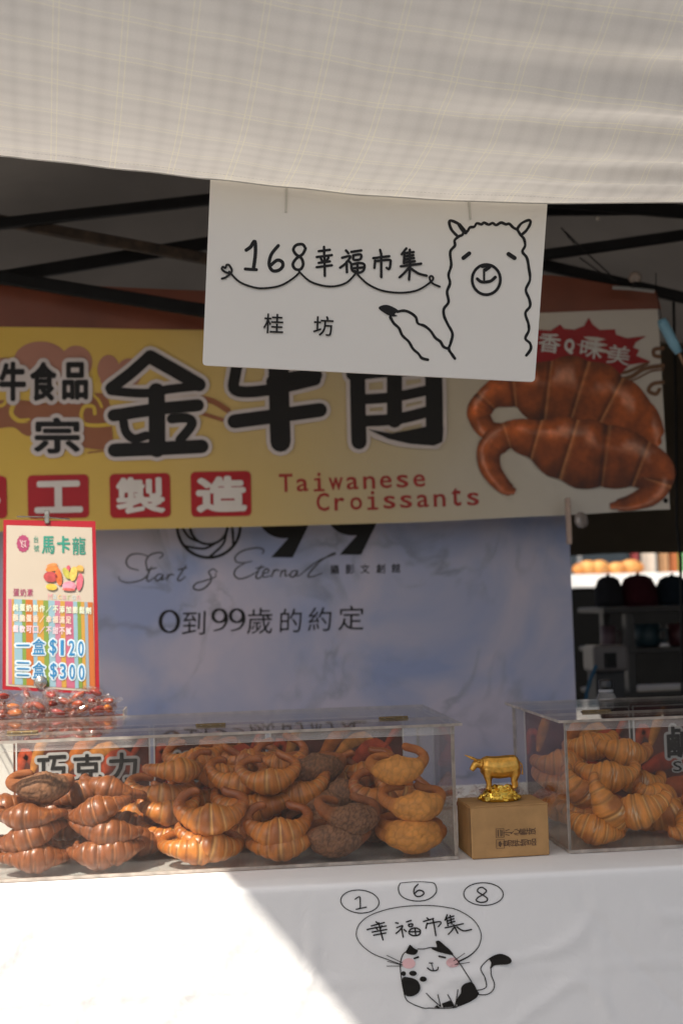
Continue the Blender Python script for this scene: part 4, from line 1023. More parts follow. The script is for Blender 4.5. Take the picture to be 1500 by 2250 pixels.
GRP = {'plain': 'plain golden croissants', 'choco': 'glossy chocolate croissants', 'salt': 'salted croissants', 'cookie': 'golden crusted croissants', 'cocoa': 'dark crackled croissants'}
def croissant(kind, px, py, y, tilt, lean, spin, label, sc=0.97):
    me = CM[kind][_ci[kind] % len(CM[kind])]; _ci[kind] += 1; sc *= random.uniform(0.94, 1.06)
    o = bpy.data.objects.new('croissant', me); COL.objects.link(o)
    if kind != 'choco': y = y + (0.05 if 0.08 <= y < 0.15 else 0.065 if y >= 0.15 else 0.004)
    else: y = y + (0.03 if y >= 0.09 else 0)
    y = min(y, 0.265)
    o.location = on_y(px, py, y)
    Mx = Matrix.Rotation(R(-lean), 3, 'Y') @ Matrix.Rotation(R(tilt * (0.92 if tilt > 25 else 1)), 3, 'X') @ Matrix.Rotation(R(spin), 3, 'Z')
    o.rotation_euler = Mx.to_euler(); o.scale = (sc, sc, sc)
    # keep the bread inside the box and on its floor
    dg = Mx.to_4x4()
    lo = min((Mx @ v.co).z for v in me.vertices) * sc; ylo = min((Mx @ v.co).y for v in me.vertices) * sc; xs = [(Mx @ v.co).x * sc for v in me.vertices]
    if o.location.z + lo < TABLE_Z + 0.0062: o.location.z = TABLE_Z + 0.0062 - lo
    if o.location.y + ylo < 0.0055: o.location.y = 0.0055 - ylo
    x0, x1 = (AX0, AX1) if o.location.x < 0.48 else (0.577, 1.374)
    o.location.x = min(max(o.location.x, x0 + 0.005 - min(xs)), x1 - 0.005 - max(xs))
    return tag(o, label, 'croissant', GRP[kind])
L1 = 'in the leftmost stack'; L2 = 'in the second stack from the left'
CR_DATA = [
 # --- chocolate, two stacks at the left
 ('choco', 66, 1912, .030, 4, 0, 4, 'bottom glossy chocolate croissant ' + L1),
 ('choco', 72, 1872, .040, 10, -10, -6, 'glossy chocolate croissant dipping to the right, second from the bottom ' + L1),
 ('choco', 62, 1830, .036, 10, 15, 5, 'glossy chocolate croissant rising to the right, third from the bottom ' + L1),
 ('choco', 70, 1784, .038, 14, 2, -4, 'level glossy chocolate croissant just below the dark rough one ' + L1),
 ('choco', 120, 1772, .13, 8, -16, 10, 'chocolate croissant peeking out behind the upper end of the leftmost stack'),
 ('choco', -30, 1765, .10, 8, 10, 0, 'chocolate croissant cut off by the left edge of the photo beside the leftmost stack'),
 ('cocoa', 88, 1714, .075, 16, -4, 8, 'dark rough cocoa croissant on top of the leftmost stack'),
 ('choco', 222, 1910, .030, 4, 0, -4, 'bottom glossy chocolate croissant ' + L2),
 ('choco', 236, 1860, .034, 12, -2, 10, 'chocolate croissant with pointed right horn, second lowest ' + L2),
 ('choco', 232, 1814, .055, 10, -10, 0, 'shaded chocolate croissant squeezed in the middle ' + L2),
 ('choco', 215, 1770, .036, 14, 17, -6, 'shiny chocolate croissant sloping down to the left ' + L2),
 ('choco', 252, 1726, .10, 10, -14, 0, 'chocolate croissant sloping right at the top back ' + L2),
 ('choco', 176, 1730, .11, 12, 14, 5, 'chocolate croissant at the top left back ' + L2),
 ('choco', 285, 1800, .17, 10, -20, 0, 'chocolate croissant in shade behind the right end of the second stack'),
 ('choco', 150, 1850, .17, 10, 8, 0, 'chocolate croissant in deep shade between the two chocolate stacks'),
 ('choco', 270, 1880, .16, 8, -6, 0, 'chocolate croissant on the box floor behind the second stack'),
 ('choco', 60, 1870, .18, 8, 4, 0, 'chocolate croissant on the box floor behind the leftmost stack'),
 ('cocoa', 180, 1745, .20, 14, 5, 0, 'dark cocoa croissant hidden behind the chocolate stacks'),
 # --- plain, stacks three and four
 ('plain', 424, 1890, .040, 10, -4, 8, 'sunlit plain croissant at the bottom of the third stack'),
 ('plain', 460, 1838, .044, 20, -18, 6, 'plain croissant tipped down to the right, second from the bottom of the third stack'),
 ('plain', 464, 1766, .046, 44, 2, 0, 'big ring-shaped plain croissant at the front of the third stack'),
 ('plain', 372, 1756, .105, 40, -12, 20, 'ring-shaped plain croissant left behind the big ring of the third stack'),
 ('plain', 352, 1722, .13, 35, -5, 0, 'plain croissant lying below the topmost one at the left of the third stack'),
 ('plain', 376, 1686, .12, 2, -4, 30, 'plain croissant with closed back topping the left of the third stack'),
 ('plain', 322, 1758, .20, 35, 5, 0, 'plain croissant in shade left behind the third stack, upper one'),
 ('plain', 320, 1800, .20, 30, -5, 0, 'plain croissant in shade left behind the third stack, lower one'),
 ('plain', 368, 1812, .11, 34, -20, 15, 'plain croissant with sun-edged left horn behind the third stack'),
 ('plain', 380, 1868, .14, 30, 5, 0, 'plain croissant on the box floor behind the third stack'),
 ('plain', 616, 1876, .040, 10, 4, -6, 'plain croissant at the bottom of the fourth stack'),
 ('plain', 610, 1796, .044, 46, 0, 3, 'plain croissant with a pale seam, second from the bottom of the fourth stack'),
 ('plain', 585, 1744, .12, 30, 16, -18, 'plain croissant rising to the right behind the fourth stack'),
 ('plain', 588, 1684, .10, 46, 10, -14, 'large plain croissant at the top of the heap between third and fourth stack'),
 ('plain', 520, 1688, .13, 46, -12, 10, 'plain ring croissant leaning at the top left of the fourth stack'),
 ('plain', 478, 1676, .15, 44, -14, 14, 'plain ring croissant farthest left in the leaning row on top of the heap'),
 ('plain', 615, 1652, .17, 40, 4, 0, 'plain ring croissant at the very top behind the fourth stack'),
 ('plain', 486, 1730, .19, 20, 6, 0, 'plain croissant in shade under the leaning row of rings'),
 ('plain', 530, 1800, .17, 30, 8, 0, 'plain croissant in shade between the third and fourth stack'),
 ('plain', 520, 1868, .17, 28, 0, 0, 'plain croissant on the box floor between the third and fourth stack'),
 # --- cocoa crackle stack
 ('cocoa', 745, 1872, .040, 10, 6, -8, 'dark crackled croissant at the bottom of the fifth stack'),
 ('cocoa', 738, 1824, .060, 14, -4, 10, 'dark crackled croissant pressed in the middle of the fifth stack'),
 ('cocoa', 762, 1768, .052, 36, -16, 16, 'dark crackled croissant slanting forward in the fifth stack'),
 ('cocoa', 705, 1742, .12, 42, -6, 10, 'dark ring croissant left behind the slanting crackled one'),
 ('cocoa', 684, 1672, .16, 20, 0, 0, 'dark crackled croissant on top of the fifth stack'),
 ('cocoa', 800, 1742, .15, 36, -10, 0, 'dark ring croissant in shade between the fifth and sixth stack'),
 ('cocoa', 690, 1830, .17, 30, 0, 0, 'dark croissant in shade behind the fifth stack'),
 ('plain', 745, 1690, .20, 46, -30, 20, 'plain reddish croissant leaning steeply behind the fifth stack'),
 ('cocoa', 835, 1860, .16, 20, 0, 0, 'dark croissant on the box floor between the fifth and sixth stack'),
 # --- golden crusted stack
 ('cookie', 912, 1868, .040, 12, -3, 4, 'golden crusted croissant at the bottom of the rightmost stack in the long box'),
 ('cookie', 902, 1812, .050, 14, -3, -4, 'golden crusted croissant second from the bottom of the rightmost stack in the long box'),
 ('cookie', 905, 1748, .044, 34, -4, 6, 'golden crusted croissant facing forward, second from the top of the rightmost stack'),
 ('plain', 838, 1724, .11, 48, -22, 24, 'brown ring croissant leaning against the left of the rightmost stack'),
 ('plain', 935, 1722, .12, 44, -14, -10, 'brown ring croissant behind the right of the rightmost stack'),
 ('cookie', 872, 1668, .075, 24, 6, -4, 'golden crusted croissant topping the rightmost stack in the long box'),
 ('cookie', 925, 1825, .17, 30, 0, 0, 'golden crusted croissant on the floor behind the rightmost stack'),
 # --- second box
 ('salt', 1310, 1833, .050, 20, -14, -10, 'salted croissant lying lowest at the left front of the right-hand box'),
 ('salt', 1330, 1764, .045, 8, -62, 10, 'salted croissant standing steeply on end at the front of the right-hand box'),
 ('salt', 1272, 1722, .09, 26, -50, 10, 'salted croissant behind the left corner edge of the right-hand box'),
 ('salt', 1285, 1785, .10, 22, -18, 0, 'salted croissant behind the steep one, low at the left of the right-hand box'),
 ('salt', 1330, 1680, .10, 30, -4, 0, 'salted croissant lying level near the top of the right-hand box'),
 ('salt', 1358, 1634, .17, 22, -12, 0, 'salted croissant on top of the heap in the right-hand box, nearer the card'),
 ('salt', 1398, 1752, .055, 30, 26, -24, 'salted croissant with white salt patch rising to the right in the right-hand box'),
 ('salt', 1425, 1722, .11, 30, -30, 40, 'salted croissant whose horn curves over at the upper right of the right-hand box'),
 ('salt', 1452, 1790, .09, 20, 14, 0, 'salted croissant under the patched one at the right of the right-hand box'),
 ('salt', 1478, 1832, .055, 24, 12, 50, 'salted croissant end-on with salt at the bottom right of the photo'),
 ('salt', 1390, 1850, .12, 12, 0, 0, 'salted croissant on the floor in the shaded middle of the right-hand box'),
 ('salt', 1180, 1655, .22, 30, 8, 0, 'salted croissant seen through the side panel, upper one'),
 ('salt', 1185, 1700, .21, 26, -6, 0, 'salted croissant seen through the side panel, middle one'),
 ('salt', 1228, 1790, .20, 20, 5, 0, 'salted croissant seen through the side panel, lower one'),
 ('salt', 1290, 1618, .20, 24, 10, 0, 'salted croissant at the top left back of the right-hand box'),
 ('salt', 1560, 1800, .10, 22, 8, 0, 'salted croissant at the right edge of the photo beside the card'),
 ('salt', 1395, 1700, .22, 24, -8, 0, 'salted croissant in shade before the salt card'),
 ('salt', 1400, 1802, .10, 24, -8, 10, 'salted croissant filling the dark gap below the patched one'),
 ('plain', 432, 1728, .17, 40, 8, -10, 'plain ring croissant wedged between the two peaks of the third stack'),
 ('plain', 540, 1748, .12, 38, -8, 8, 'plain ring croissant right of the big front ring of the third stack'),
 ('plain', 655, 1712, .13, 40, 14, 0, 'plain ring croissant at the right shoulder of the fourth stack'),
 ('plain', 540, 1845, .13, 34, 10, 0, 'plain croissant wedged low between the third and fourth front stacks'),
 ('plain', 425, 1650, .20, 30, 6, 0, 'plain croissant high at the back left of the middle heap'),
 ('plain', 540, 1650, .20, 36, -6, 0, 'plain croissant high at the back of the middle heap'),
 ('cocoa', 690, 1792, .10, 34, 10, 0, 'dark crackled croissant at the left flank of the fifth stack'),
 ('cocoa', 812, 1800, .12, 30, -6, 0, 'dark ring croissant low between the fifth and sixth stack'),
 ('cocoa', 745, 1718, .14, 36, 6, 0, 'dark ring croissant high in the fifth stack'),
 ('choco', 150, 1800, .10, 12, -8, 0, 'chocolate croissant wedged between the upper halves of the chocolate stacks'),
 ('choco', 10, 1850, .12, 10, 8, 0, 'chocolate croissant left behind the leftmost stack'),
 ('choco', 300, 1845, .12, 12, -12, 0, 'chocolate croissant right behind the second stack near the golden ones'),
 ('plain', 835, 1765, .13, 38, -12, 10, 'brown ring croissant below the leaning one beside the rightmost stack'),
 ('plain', 800, 1672, .20, 40, 10, 0, 'brown ring croissant at the back between the dark and the crusted ones'),
]
for d in CR_DATA: croissant(*d)

# ================================================================== CARTON AND GOLD OX
KB = mat('cardboard', (0.43, 0.25, 0.105), 0.8, vary=0.12, vscale=30, bump=0.15, bscale=200, spec=0.2)
KD = mat('carton_ink', (0.11, 0.06, 0.035), 0.8)
c0 = on_z(1037, 1890, TABLE_Z); ca = R(2.0)
Rc = Matrix.Rotation(ca, 3, 'Z'); CW_, CD_, CH_ = 0.130, 0.095, 0.083
car = thing('carton', c0, 'small brown cardboard box with sideways printed warning between the two display boxes', 'box')
def CP(u, v, w_): return c0 + Rc @ Vector((u * CW_, v * CD_, 0)) + Vector((0, 0, 0.001 + w_ * CH_))
mb = MB()
def quad(p): mb.add(p, [(0, 1, 2, 3)])
t_ = 0.0015
for lo, hi in (((0, 0, 0), (1, 1, 0.985)),):
    vs = [CP(*p) for p in ((0,0,0),(1,0,0),(1,1,0),(0,1,0),(0,0,.985),(1,0,.985),(1,1,.985),(0,1,.985))]
    mb.add(vs, [(0,3,2,1),(4,5,6,7),(0,1,5,4),(1,2,6,5),(2,3,7,6),(3,0,4,7)])
mb.build('body', KB, car, bevel=0.0015)
for v0, v1 in ((0.0, 0.497), (0.503, 1.0)):
    mb = MB(); vs = [CP(*p) for p in ((.004,v0+.004,.988),(.996,v0+.004,.988),(.996,v1,.988),(.004,v1,.988),(.004,v0+.004,1.008),(.996,v0+.004,1.008),(.996,v1,1.008),(.004,v1,1.008))]
    mb.add(vs, [(0,3,2,1),(4,5,6,7),(0,1,5,4),(1,2,6,5),(2,3,7,6),(3,0,4,7)]); mb.build('flap', KB, car, bevel=0.0006)
ksh = Sheet(lambda u, v: CP(u, -0.0, 1 - v), (0, -1, 0))
k = Ink(ksh, None, 0.0006)
for row, (txt, vv) in enumerate((('小心輕放', 0.52), ('易碎物品', 0.73))):
    for i, ch in enumerate(txt):
        # vertical print lying on its side: every character turned a quarter left
        k.text(ch, 0.46 + i * 0.105, vv, 0.13, 0.11, bold=0.012, rot=-math.pi / 2)
for vv in (0.52, 0.73):
    for a, b_ in (((.315, vv - .085), (.415, vv - .085)), ((.315, vv + .085), (.415, vv + .085)), ((.315, vv - .085), (.315, vv + .085)), ((.415, vv - .085), (.415, vv + .085))): k.stroke([a, b_], 0.007)
k.stroke([(.34, .46), (.34, .58)], 0.014); k.stroke([(.375, .46), (.375, .58)], 0.014); k.stroke([(.395, .47), (.395, .57)], 0.008)
k.poly([(.34, .70), (.365, .67), (.385, .73), (.365, .79), (.34, .76)]); k.stroke([(.385, .73), (.405, .73)], 0.01)
k.build('lettering', KD, car)
k = Ink(Sheet(lambda u, v: CP(0, u, 1 - v), Rc @ Vector((-1, 0, 0))), None, 0.0006); k.stroke([(0.06, 0.03), (0.05, 0.5), (0.06, 0.97)], 0.03); k.build('seam', KD, car)

GOLDM = mat('gold', (0.85, 0.55, 0.10), 0.25, 1.0, vary=0.25, vscale=160)
GOLDM2 = mat('gold_dull', (0.74, 0.40, 0.08), 0.36, 0.8, vary=0.25, vscale=120)
ztop = TABLE_Z + 0.001 + CH_ * 1.009
ob = on_y(1097, 1755, 0.045); ob.z = ztop
ox = thing('ox_figurine', ob, 'small gilded ox figurine standing on a mound of gold ingots on top of the carton', 'figurine')
mb = MB()
prof = [(0.027, 0), (0.0285, 0.002), (0.0275, 0.008), (0.025, 0.014), (0.020, 0.0195), (0.010, 0.0215)]
vs_l = MB().lathe((0, 0, 0), prof, 28)
mb.add([ob + Vector((v.x * 1.12, v.y * 0.72, v.z)) for v in vs_l.v], vs_l.f)
mb.build('base', GOLDM, ox, smooth=True)
mb = MB(); rnd = random.Random(4)
for i in range(120):
    a = rnd.uniform(0, 2 * math.pi); h = rnd.random() ** 1.3; rr = 0.030 - 0.014 * h
    p = ob + Vector((math.cos(a) * rr * 1.12, math.sin(a) * rr * 0.74, 0.004 + h * 0.0195))
    ax = Vector((math.cos(a), math.sin(a), rnd.uniform(0.3, 1.2)))
    if i % 3: mb.lathe(p, [(0.0040, -0.0010), (0.0047, 0), (0.0040, 0.0010)], 10, axis=ax)
    else: mb.ball(p, 0.0036, 8, 5, (1.3, 0.9, 0.8))
mb.lathe(ob + Vector((0.012, -0.008, 0.0215)), [(0.005, -0.0012), (0.0066, 0), (0.005, 0.0012)], 14, axis=(0.1, -1, 0.25))
tag(mb.build('coin_pile', GOLDM, ox, smooth=False), kind='stuff')
# ox body: spheres and tapered limbs fused into one skin
mb = MB(); B0 = ob + Vector((0, 0, 0.0205))
OS = 1.12
def Lp(x, y, z): return B0 + Vector((x, y, z * 0.86)) * OS
mb.tube([Lp(.031,0,.040), Lp(.027,0,.0395), Lp(.015,0,.037), Lp(0,0,.0355), Lp(-.013,0,.037), Lp(-.021,0,.040), Lp(-.026,0,.041)], [.010,.0165,.0188,.0190,.0182,.0165,.012], 14)
mb.ball(Lp(-.012,0,.046), .009, sq=(1.2,.7,.6)); mb.ball(Lp(.024,0,.043), .010, sq=(1,.8,.8))
mb.tube([Lp(-.018,0,.041), Lp(-.027,0,.043), Lp(-.034,-.001,.045)], [.011,.0085,.0065], 12)
mb.tube([Lp(-.031,-.001,.047), Lp(-.036,-.002,.042), Lp(-.040,-.0025,.036), Lp(-.042,-.003,.0325)], [.0062,.006,.0048,.004], 12)
for x, y, k1 in ((-.018,-.0075,-.001), (-.013,.0075,.001), (.021,-.0075,.002), (.027,.007,.002)):
    mb.tube([Lp(x,y,.034), Lp(x + k1,y,.022), Lp(x - k1*.5,y*1.05,.012), Lp(x + .0003,y*1.05,.004), Lp(x-.0008,y*1.05,0)], [.0098,.0068,.0046,.0042,.0050], 10)
for sy in (-1, 1):
    mb.tube([Lp(-.033,sy*.003,.049), Lp(-.036,sy*.009,.0515), Lp(-.043,sy*.0125,.0545), Lp(-.0495,sy*.012,.058)], [.0026,.0024,.0018,.0007], 8)
    mb.tube([Lp(-.031,sy*.005,.048), Lp(-.028,sy*.011,.0475)], [.0026,.001], 8)
mb.tube([Lp(.0325,0,.043), Lp(.036,0,.038), Lp(.0365,.001,.028), Lp(.036,.001,.021)], [.0018,.0014,.0013,.0022], 8)
bo = mb.build('body', GOLDM2, ox, smooth=True)
md = bo.modifiers.new('skin', 'REMESH'); md.mode = 'VOXEL'; md.voxel_size = 0.0011; md.use_smooth_shade = True
ms_ = bo.modifiers.new('smooth', 'SMOOTH'); ms_.factor = 0.5; ms_.iterations = 3

# ================================================================== PRICE CARD, SWEETS
MY = 0.47
mp = thing('price_card', on_y(110, 1518, MY), 'red-edged macaron price card with striped lower half clipped up behind the long box', 'price card')
qd = [on_y(8, 1515, MY - 0.02), on_y(219, 1526, MY - 0.02), on_y(210, 1145, MY), on_y(12, 1142, MY)]
pn = (qd[1] - qd[0]).cross(qd[3] - qd[0]).normalized()
if pn.y > 0: pn = -pn
pl = lambda px, py: on_plane(px, py, qd[0], pn)
qd = [pl(6, 1515), pl(219, 1526), pl(210, 1145), pl(8, 1142)]
MB().add(qd + [q - pn * 0.003 for q in qd], [(0,1,2,3),(7,6,5,4),(0,4,5,1),(1,5,6,2),(2,6,7,3),(3,7,4,0)]).build('backing', mat('red_card', (0.36, 0.010, 0.018), 0.35, vary=0.08), mp)
psh = Sheet(pl, pn); ZM = zoom(0, 1130, 0.2)
def PI_(base): return Ink(psh, ZM, base)
CRM = mat('paper_cream', (0.50, 0.43, 0.34), 0.5, vary=0.03)
k = PI_(0.0006); k.poly([(75, 120), (1012, 146), (1052, 1952), (70, 1885)]); k.build('paper', CRM, mp)
STR = [(95,132,'pink'),(135,157,'amber'),(160,245,'sky'),(245,285,'leaf'),(285,365,'orange'),(365,410,'sky'),(410,480,'amber'),(480,535,'leaf'),(535,605,'sky'),(605,665,'pink'),(665,715,'amber'),(715,805,'rose'),(805,850,'sky'),(850,890,'leaf'),(890,930,'amber'),(930,965,'slate'),(965,1022,'orange')]
SC = {'pink': (0.60, 0.22, 0.32), 'amber': (0.66, 0.36, 0.06), 'sky': (0.32, 0.52, 0.60), 'leaf': (0.24, 0.36, 0.06), 'orange': (0.62, 0.17, 0.03), 'rose': (0.58, 0.15, 0.24), 'slate': (0.34, 0.42, 0.48)}
for x0, x1, cn_ in STR:
    k = PI_(0.0012); sk = lambda x: (x - 95) / 927 * 20
    k.poly([(x0, 930 + (x0 - 95) * 0.04), (x1, 930 + (x1 - 95) * 0.04), (x1 + sk(x1) + 8, 1865 + (x1 - 95) * 0.065), (x0 + sk(x0) + 2, 1865 + (x0 - 95) * 0.065)])
    k.build('stripe', mat('stripe_' + cn_, tuple(c * 0.75 for c in SC[cn_]), 0.5, vary=0.03), mp)
k = PI_(0.0012); k.ellipse(258, 322, 66, 88, 26, jag=0.13); k.build('emblem', mat('print_plum', (0.34, 0.045, 0.12), 0.5), mp)
k = PI_(0.0020)
for a, b_ in (((225,285),(245,330)),((250,290),(245,340)),((265,300),(290,295)),((262,335),(292,360)),((280,310),(285,350)),((240,350),(262,365))): k.stroke([a, b_], 10)
k.build('emblem_mark', mat('print_blush', (0.62, 0.42, 0.42), 0.5), mp)
k = PI_(0.0014)
for ch, x, y, wx, hy, bo_ in (('馬', 532, 338, 140, 195, .02), ('卡', 700, 332, 145, 190, .03), ('龍', 870, 348, 148, 195, .012), ('台', 400, 275, 52, 72, .0), ('號', 405, 375, 58, 72, .0)): k.text(ch, x, y, wx, hy, bold=bo_)
k.build('lettering', mat('print_green', (0.03, 0.24, 0.17), 0.5), mp)
k = PI_(0.0014)
for i, ch in enumerate('蛋奶素'): k.text(ch, 182 + i * 76, 860, 66, 82, bold=.01)
k.build('lettering', mat('print_plum', (0.34, 0.045, 0.12)), mp)
for i, (ch, c_) in enumerate(zip('Macaron', ('rose', 'sky', 'amber', 'pink', 'leaf', 'sky', 'rose'))):
    k = PI_(0.0014); k.text(ch, 555 + i * 52, 905 + i * 2, 46 if i == 0 else 34, 70 if i == 0 else 48, bold=-0.004)
    k.build('lettering', mat('pastel_' + c_, lerp3(SC[c_], (0.72, 0.62, 0.50), 0.35), 0.5), mp)
for (x, y, rx_, ry_, c_, rt) in ((570,800,62,36,(.62,.42,.06),.1),(560,690,78,58,(.42,.06,.06),.1),(575,600,72,30,(.62,.20,.04),-.2),(575,565,60,26,(.66,.26,.08),-.2),(650,690,36,95,(.58,.13,.03),-.15),(735,650,34,70,(.40,.36,.06),-.5),(750,600,22,40,(.50,.08,.12),.3),(810,655,40,80,(.66,.46,.10),.15),(880,600,44,40,(.62,.36,.08),0),(880,745,34,95,(.60,.12,.16),.12),(765,790,75,52,(.66,.26,.34),.05),(760,828,70,16,(.58,.12,.10),.05),(885,628,42,8,(.22,.12,.03),.1)):
    k = PI_(0.0012 + 0.00012 * y / 50); k.ellipse(x, y, rx_, ry_, 24, rt); k.build('macaron_photo', mat('macaron_%d_%d' % (x, y), c_, 0.5, vary=0.3, vscale=90), mp)
for row, (txt, cc) in enumerate((('純蛋奶製作／不添加膨鬆劑', (.62,.66,.50)), ('酥脆蛋香／幸福滿足', (.72,.56,.44)), ('鬆軟可口／不甜不膩', (.72,.54,.58)))):
    k = PI_(0.0020)
    for i, ch in enumerate(txt): k.text(ch, 178 + i * 72.5, (1024, 1138, 1258)[row] + i * 3.2, 62, 80, bold=.03)
    k.build('lettering', mat('print_row%d' % row, cc, 0.5), mp)
for grow, bo_, base, m, nm in ((44, .075, .0019, mat('print_ice', (0.56, 0.66, 0.70), 0.5), 'lettering_outline'), (0, .008, .0026, mat('print_blue', (0.025, 0.20, 0.42), 0.5), 'lettering')):
    k = PI_(base)
    for ch, x, y, wx, hy in (('一', 255, 1440, 135, 18), ('盒', 430, 1452, 138, 175), ('$', 586, 1462, 75, 178), ('1', 687, 1465, 36, 168), ('2', 792, 1470, 68, 165), ('0', 893, 1475, 62, 165),
                          ('三', 255, 1700, 128, 150), ('盒', 432, 1712, 138, 175), ('$', 592, 1722, 75, 178), ('3', 695, 1725, 66, 165), ('0', 797, 1732, 62, 165), ('0', 900, 1738, 62, 165)):
        if ch == '一': k.stroke([(190, 1440), (322, 1440)], 18 + grow)
        elif ch == '三':
            for yy in (1630, 1695, 1765): k.stroke([(195, yy), (318, yy + 4)], 17 + grow)
        else: k.text(ch, x, y, wx, hy, bold=0.012, grow=grow * 0.8)
    k.build(nm, m, mp)
CH = mat('clip_steel', (0.55, 0.52, 0.46), 0.22, 1.0, vary=0.2, vscale=90)
cc = pl(91, 1499); mb = MB(); mb.lathe(cc + pn * 0.004, [(0.004, -0.003), (0.0115, -0.002), (0.0125, 0.001), (0.0105, 0.004), (0.0085, 0.0035), (0.006, 0.005), (0.002, 0.0062)], 22, axis=pn); mb.build('round_clip', CH, mp, smooth=True)
mb = MB(); mb.tube([pl(38, 1135), pl(95, 1136) + pn * 0.004, pl(154, 1141)], 0.0013, 6); mb.build('wire', CH, mp)
mb = MB(); mb.box(pl(104, 1150) - Vector((0.0045, 0.004, 0)), pl(104, 1122) + Vector((0.0045, 0.004, 0))); mb.build('clip', CH, mp, bevel=0.001)
ps = MB(); ps.tube([pl(104, 1150) - pn * 0.012, Vector((pl(104, 1150).x, MY + 0.012, TABLE_Z + 0.002))], 0.004, 8); ps.build('stand_rod', CH, mp)
ps = MB(); ps.lathe((pl(104, 1150).x, MY + 0.012, TABLE_Z + 0.0005), [(0.03, 0), (0.03, 0.003), (0.006, 0.006)], 20); ps.build('stand_foot', CH, mp)

# sweets: amber jelly in twisted clear wrappers, heaped on a clear tub behind the long box
WRAP = acrylic('wrapper_film', tint=(0.97, 0.93, 0.91), haze=0.022, rough=0.08, ior=1.9)
JEL = [mat('jelly_%s' % n_, c_, 0.25, spec=0.6, vary=0.3, vscale=70, coat=0.3) for n_, c_ in (('red', (0.34, 0.028, 0.012)), ('rust', (0.40, 0.065, 0.015)), ('amber', (0.58, 0.17, 0.012)), ('brown', (0.24, 0.035, 0.018)))]
def sweet_meshes(i):
    rnd = random.Random(50 + i)
    b1 = MB(); b1.ball((0, 0, 0), 0.0090, 10, 6, (1.45, 0.8, 0.62)); b1.v = [v + Vector((0, 0, 0.0014 * noise.noise(v * 160 + Vector((i * 3.0, 0, 0))))) for v in b1.v]
    b2 = MB(); n_ = 14; prof = [(-0.026, .011), (-0.022, .0085), (-0.0175, .0032), (-0.0145, .0075), (-0.008, .0112), (0, .0125), (0.008, .0112), (0.0145, .0075), (0.0175, .0032), (0.022, .0085), (0.026, .011)]
    vs = []; fs = []
    for q, (x, r) in enumerate(prof):
        for j in range(n_):
            a = 2 * math.pi * j / n_; kk = 1 + (0.35 * (1 if j % 2 else -1) if abs(x) > 0.02 else 0.16 * rnd.uniform(-1, 1))
            flat = 0.45 if abs(x) > 0.02 else 0.9
            vs.append((x + rnd.uniform(-.0008, .0008), r * kk * math.cos(a), r * kk * flat * math.sin(a)))
    for q in range(len(prof) - 1):
        for j in range(n_): fs.append((q*n_ + j, q*n_ + (j+1) % n_, (q+1)*n_ + (j+1) % n_, (q+1)*n_ + j))
    b2.add(vs, fs); return b1, b2
SM = []
for i in range(4):
    b1, b2 = sweet_meshes(i)
    m1 = b1.build('jelly', JEL[i], None, smooth=True); m2 = b2.build('wrapper', WRAP, None, smooth=False)
    SM.append((m1.data, m2.data)); bpy.data.objects.remove(m1); bpy.data.objects.remove(m2)
def sweet(p, i, rot, label, group, sc=1.0):
    o = thing('wrapped_sweet', p, label, 'sweet', group); o.rotation_euler = rot; o.scale = (sc, sc, sc)
    link('jelly', SM[i][0], o); link('wrapper', SM[i][1], o)
tubx0, tubx1, tuby0, tuby1, tubz = -0.52, -0.165, 0.375, 0.455, 1.022
tub = thing('sweet_tub', ((tubx0 + tubx1) / 2, tuby0, TABLE_Z), 'clear acrylic tub of wrapped sweets standing behind the long box at the left', 'tub')
pane('bottom_panel', (tubx0, tuby0, TABLE_Z + 0.0015), (tubx1, tuby1, TABLE_Z + 0.0055), 'z', tub)
pane('front_panel', (tubx0, tuby0, TABLE_Z + 0.006), (tubx1, tuby0 + 0.003, tubz + 0.008), 'y', tub); pane('back_panel', (tubx0, tuby1 - 0.003, TABLE_Z + 0.006), (tubx1, tuby1, tubz + 0.008), 'y', tub)
pane('side_panel', (tubx0, tuby0 + 0.0034, TABLE_Z + 0.006), (tubx0 + 0.003, tuby1 - 0.0034, tubz + 0.008), 'x', tub); pane('side_panel', (tubx1 - 0.003, tuby0 + 0.0034, TABLE_Z + 0.006), (tubx1, tuby1 - 0.0034, tubz + 0.008), 'x', tub)
MB().box((tubx0 + 0.004, tuby0 + 0.004, TABLE_Z + 0.006), (tubx1 - 0.004, tuby1 - 0.004, tubz - 0.006)).build('inner_block', mat('tub_lining', (0.35, 0.09, 0.05), 0.6, vary=0.5, vscale=40), tub)
rnd = random.Random(11); n_ = 0
for layer, cnt in ((0, 15), (1, 13), (2, 6)):
    for i in range(cnt):
        x = tubx0 + 0.10 + (tubx1 - tubx0 - 0.12) * (i + 0.5 + rnd.uniform(-.35, .35)) / cnt
        if layer == 2: x = tubx0 + 0.12 + 0.19 * (i + rnd.random()) / cnt
        y = tuby0 + 0.016 + 0.045 * rnd.random(); z = tubz + 0.008 + layer * 0.015 + rnd.uniform(-.003, .003)
        sweet((x, y, z), rnd.choice((0, 0, 1, 1, 2, 3)), (rnd.uniform(-.6, .6), rnd.uniform(-.6, .6), rnd.uniform(0, 6.28)), 'amber-red wrapped sweet in the heap below the striped price card', 'wrapped sweets heaped at the left', sc=rnd.uniform(0.95, 1.25)); n_ += 1
for i in range(16):
    x = 0.42 + 0.36 * i / 15 + rnd.uniform(-.008, .008)
    sweet((x, 0.44 + rnd.uniform(0, .05), TABLE_Z + 0.0125 + (0.018 if i % 3 == 2 else 0)), rnd.choice((0, 1, 3)), (rnd.uniform(-.4, .4), rnd.uniform(-.3, .3), rnd.uniform(0, 6.28)), 'amber-red wrapped sweet lying on the cloth behind the cardboard box', 'wrapped sweets behind the carton', sc=1.15)

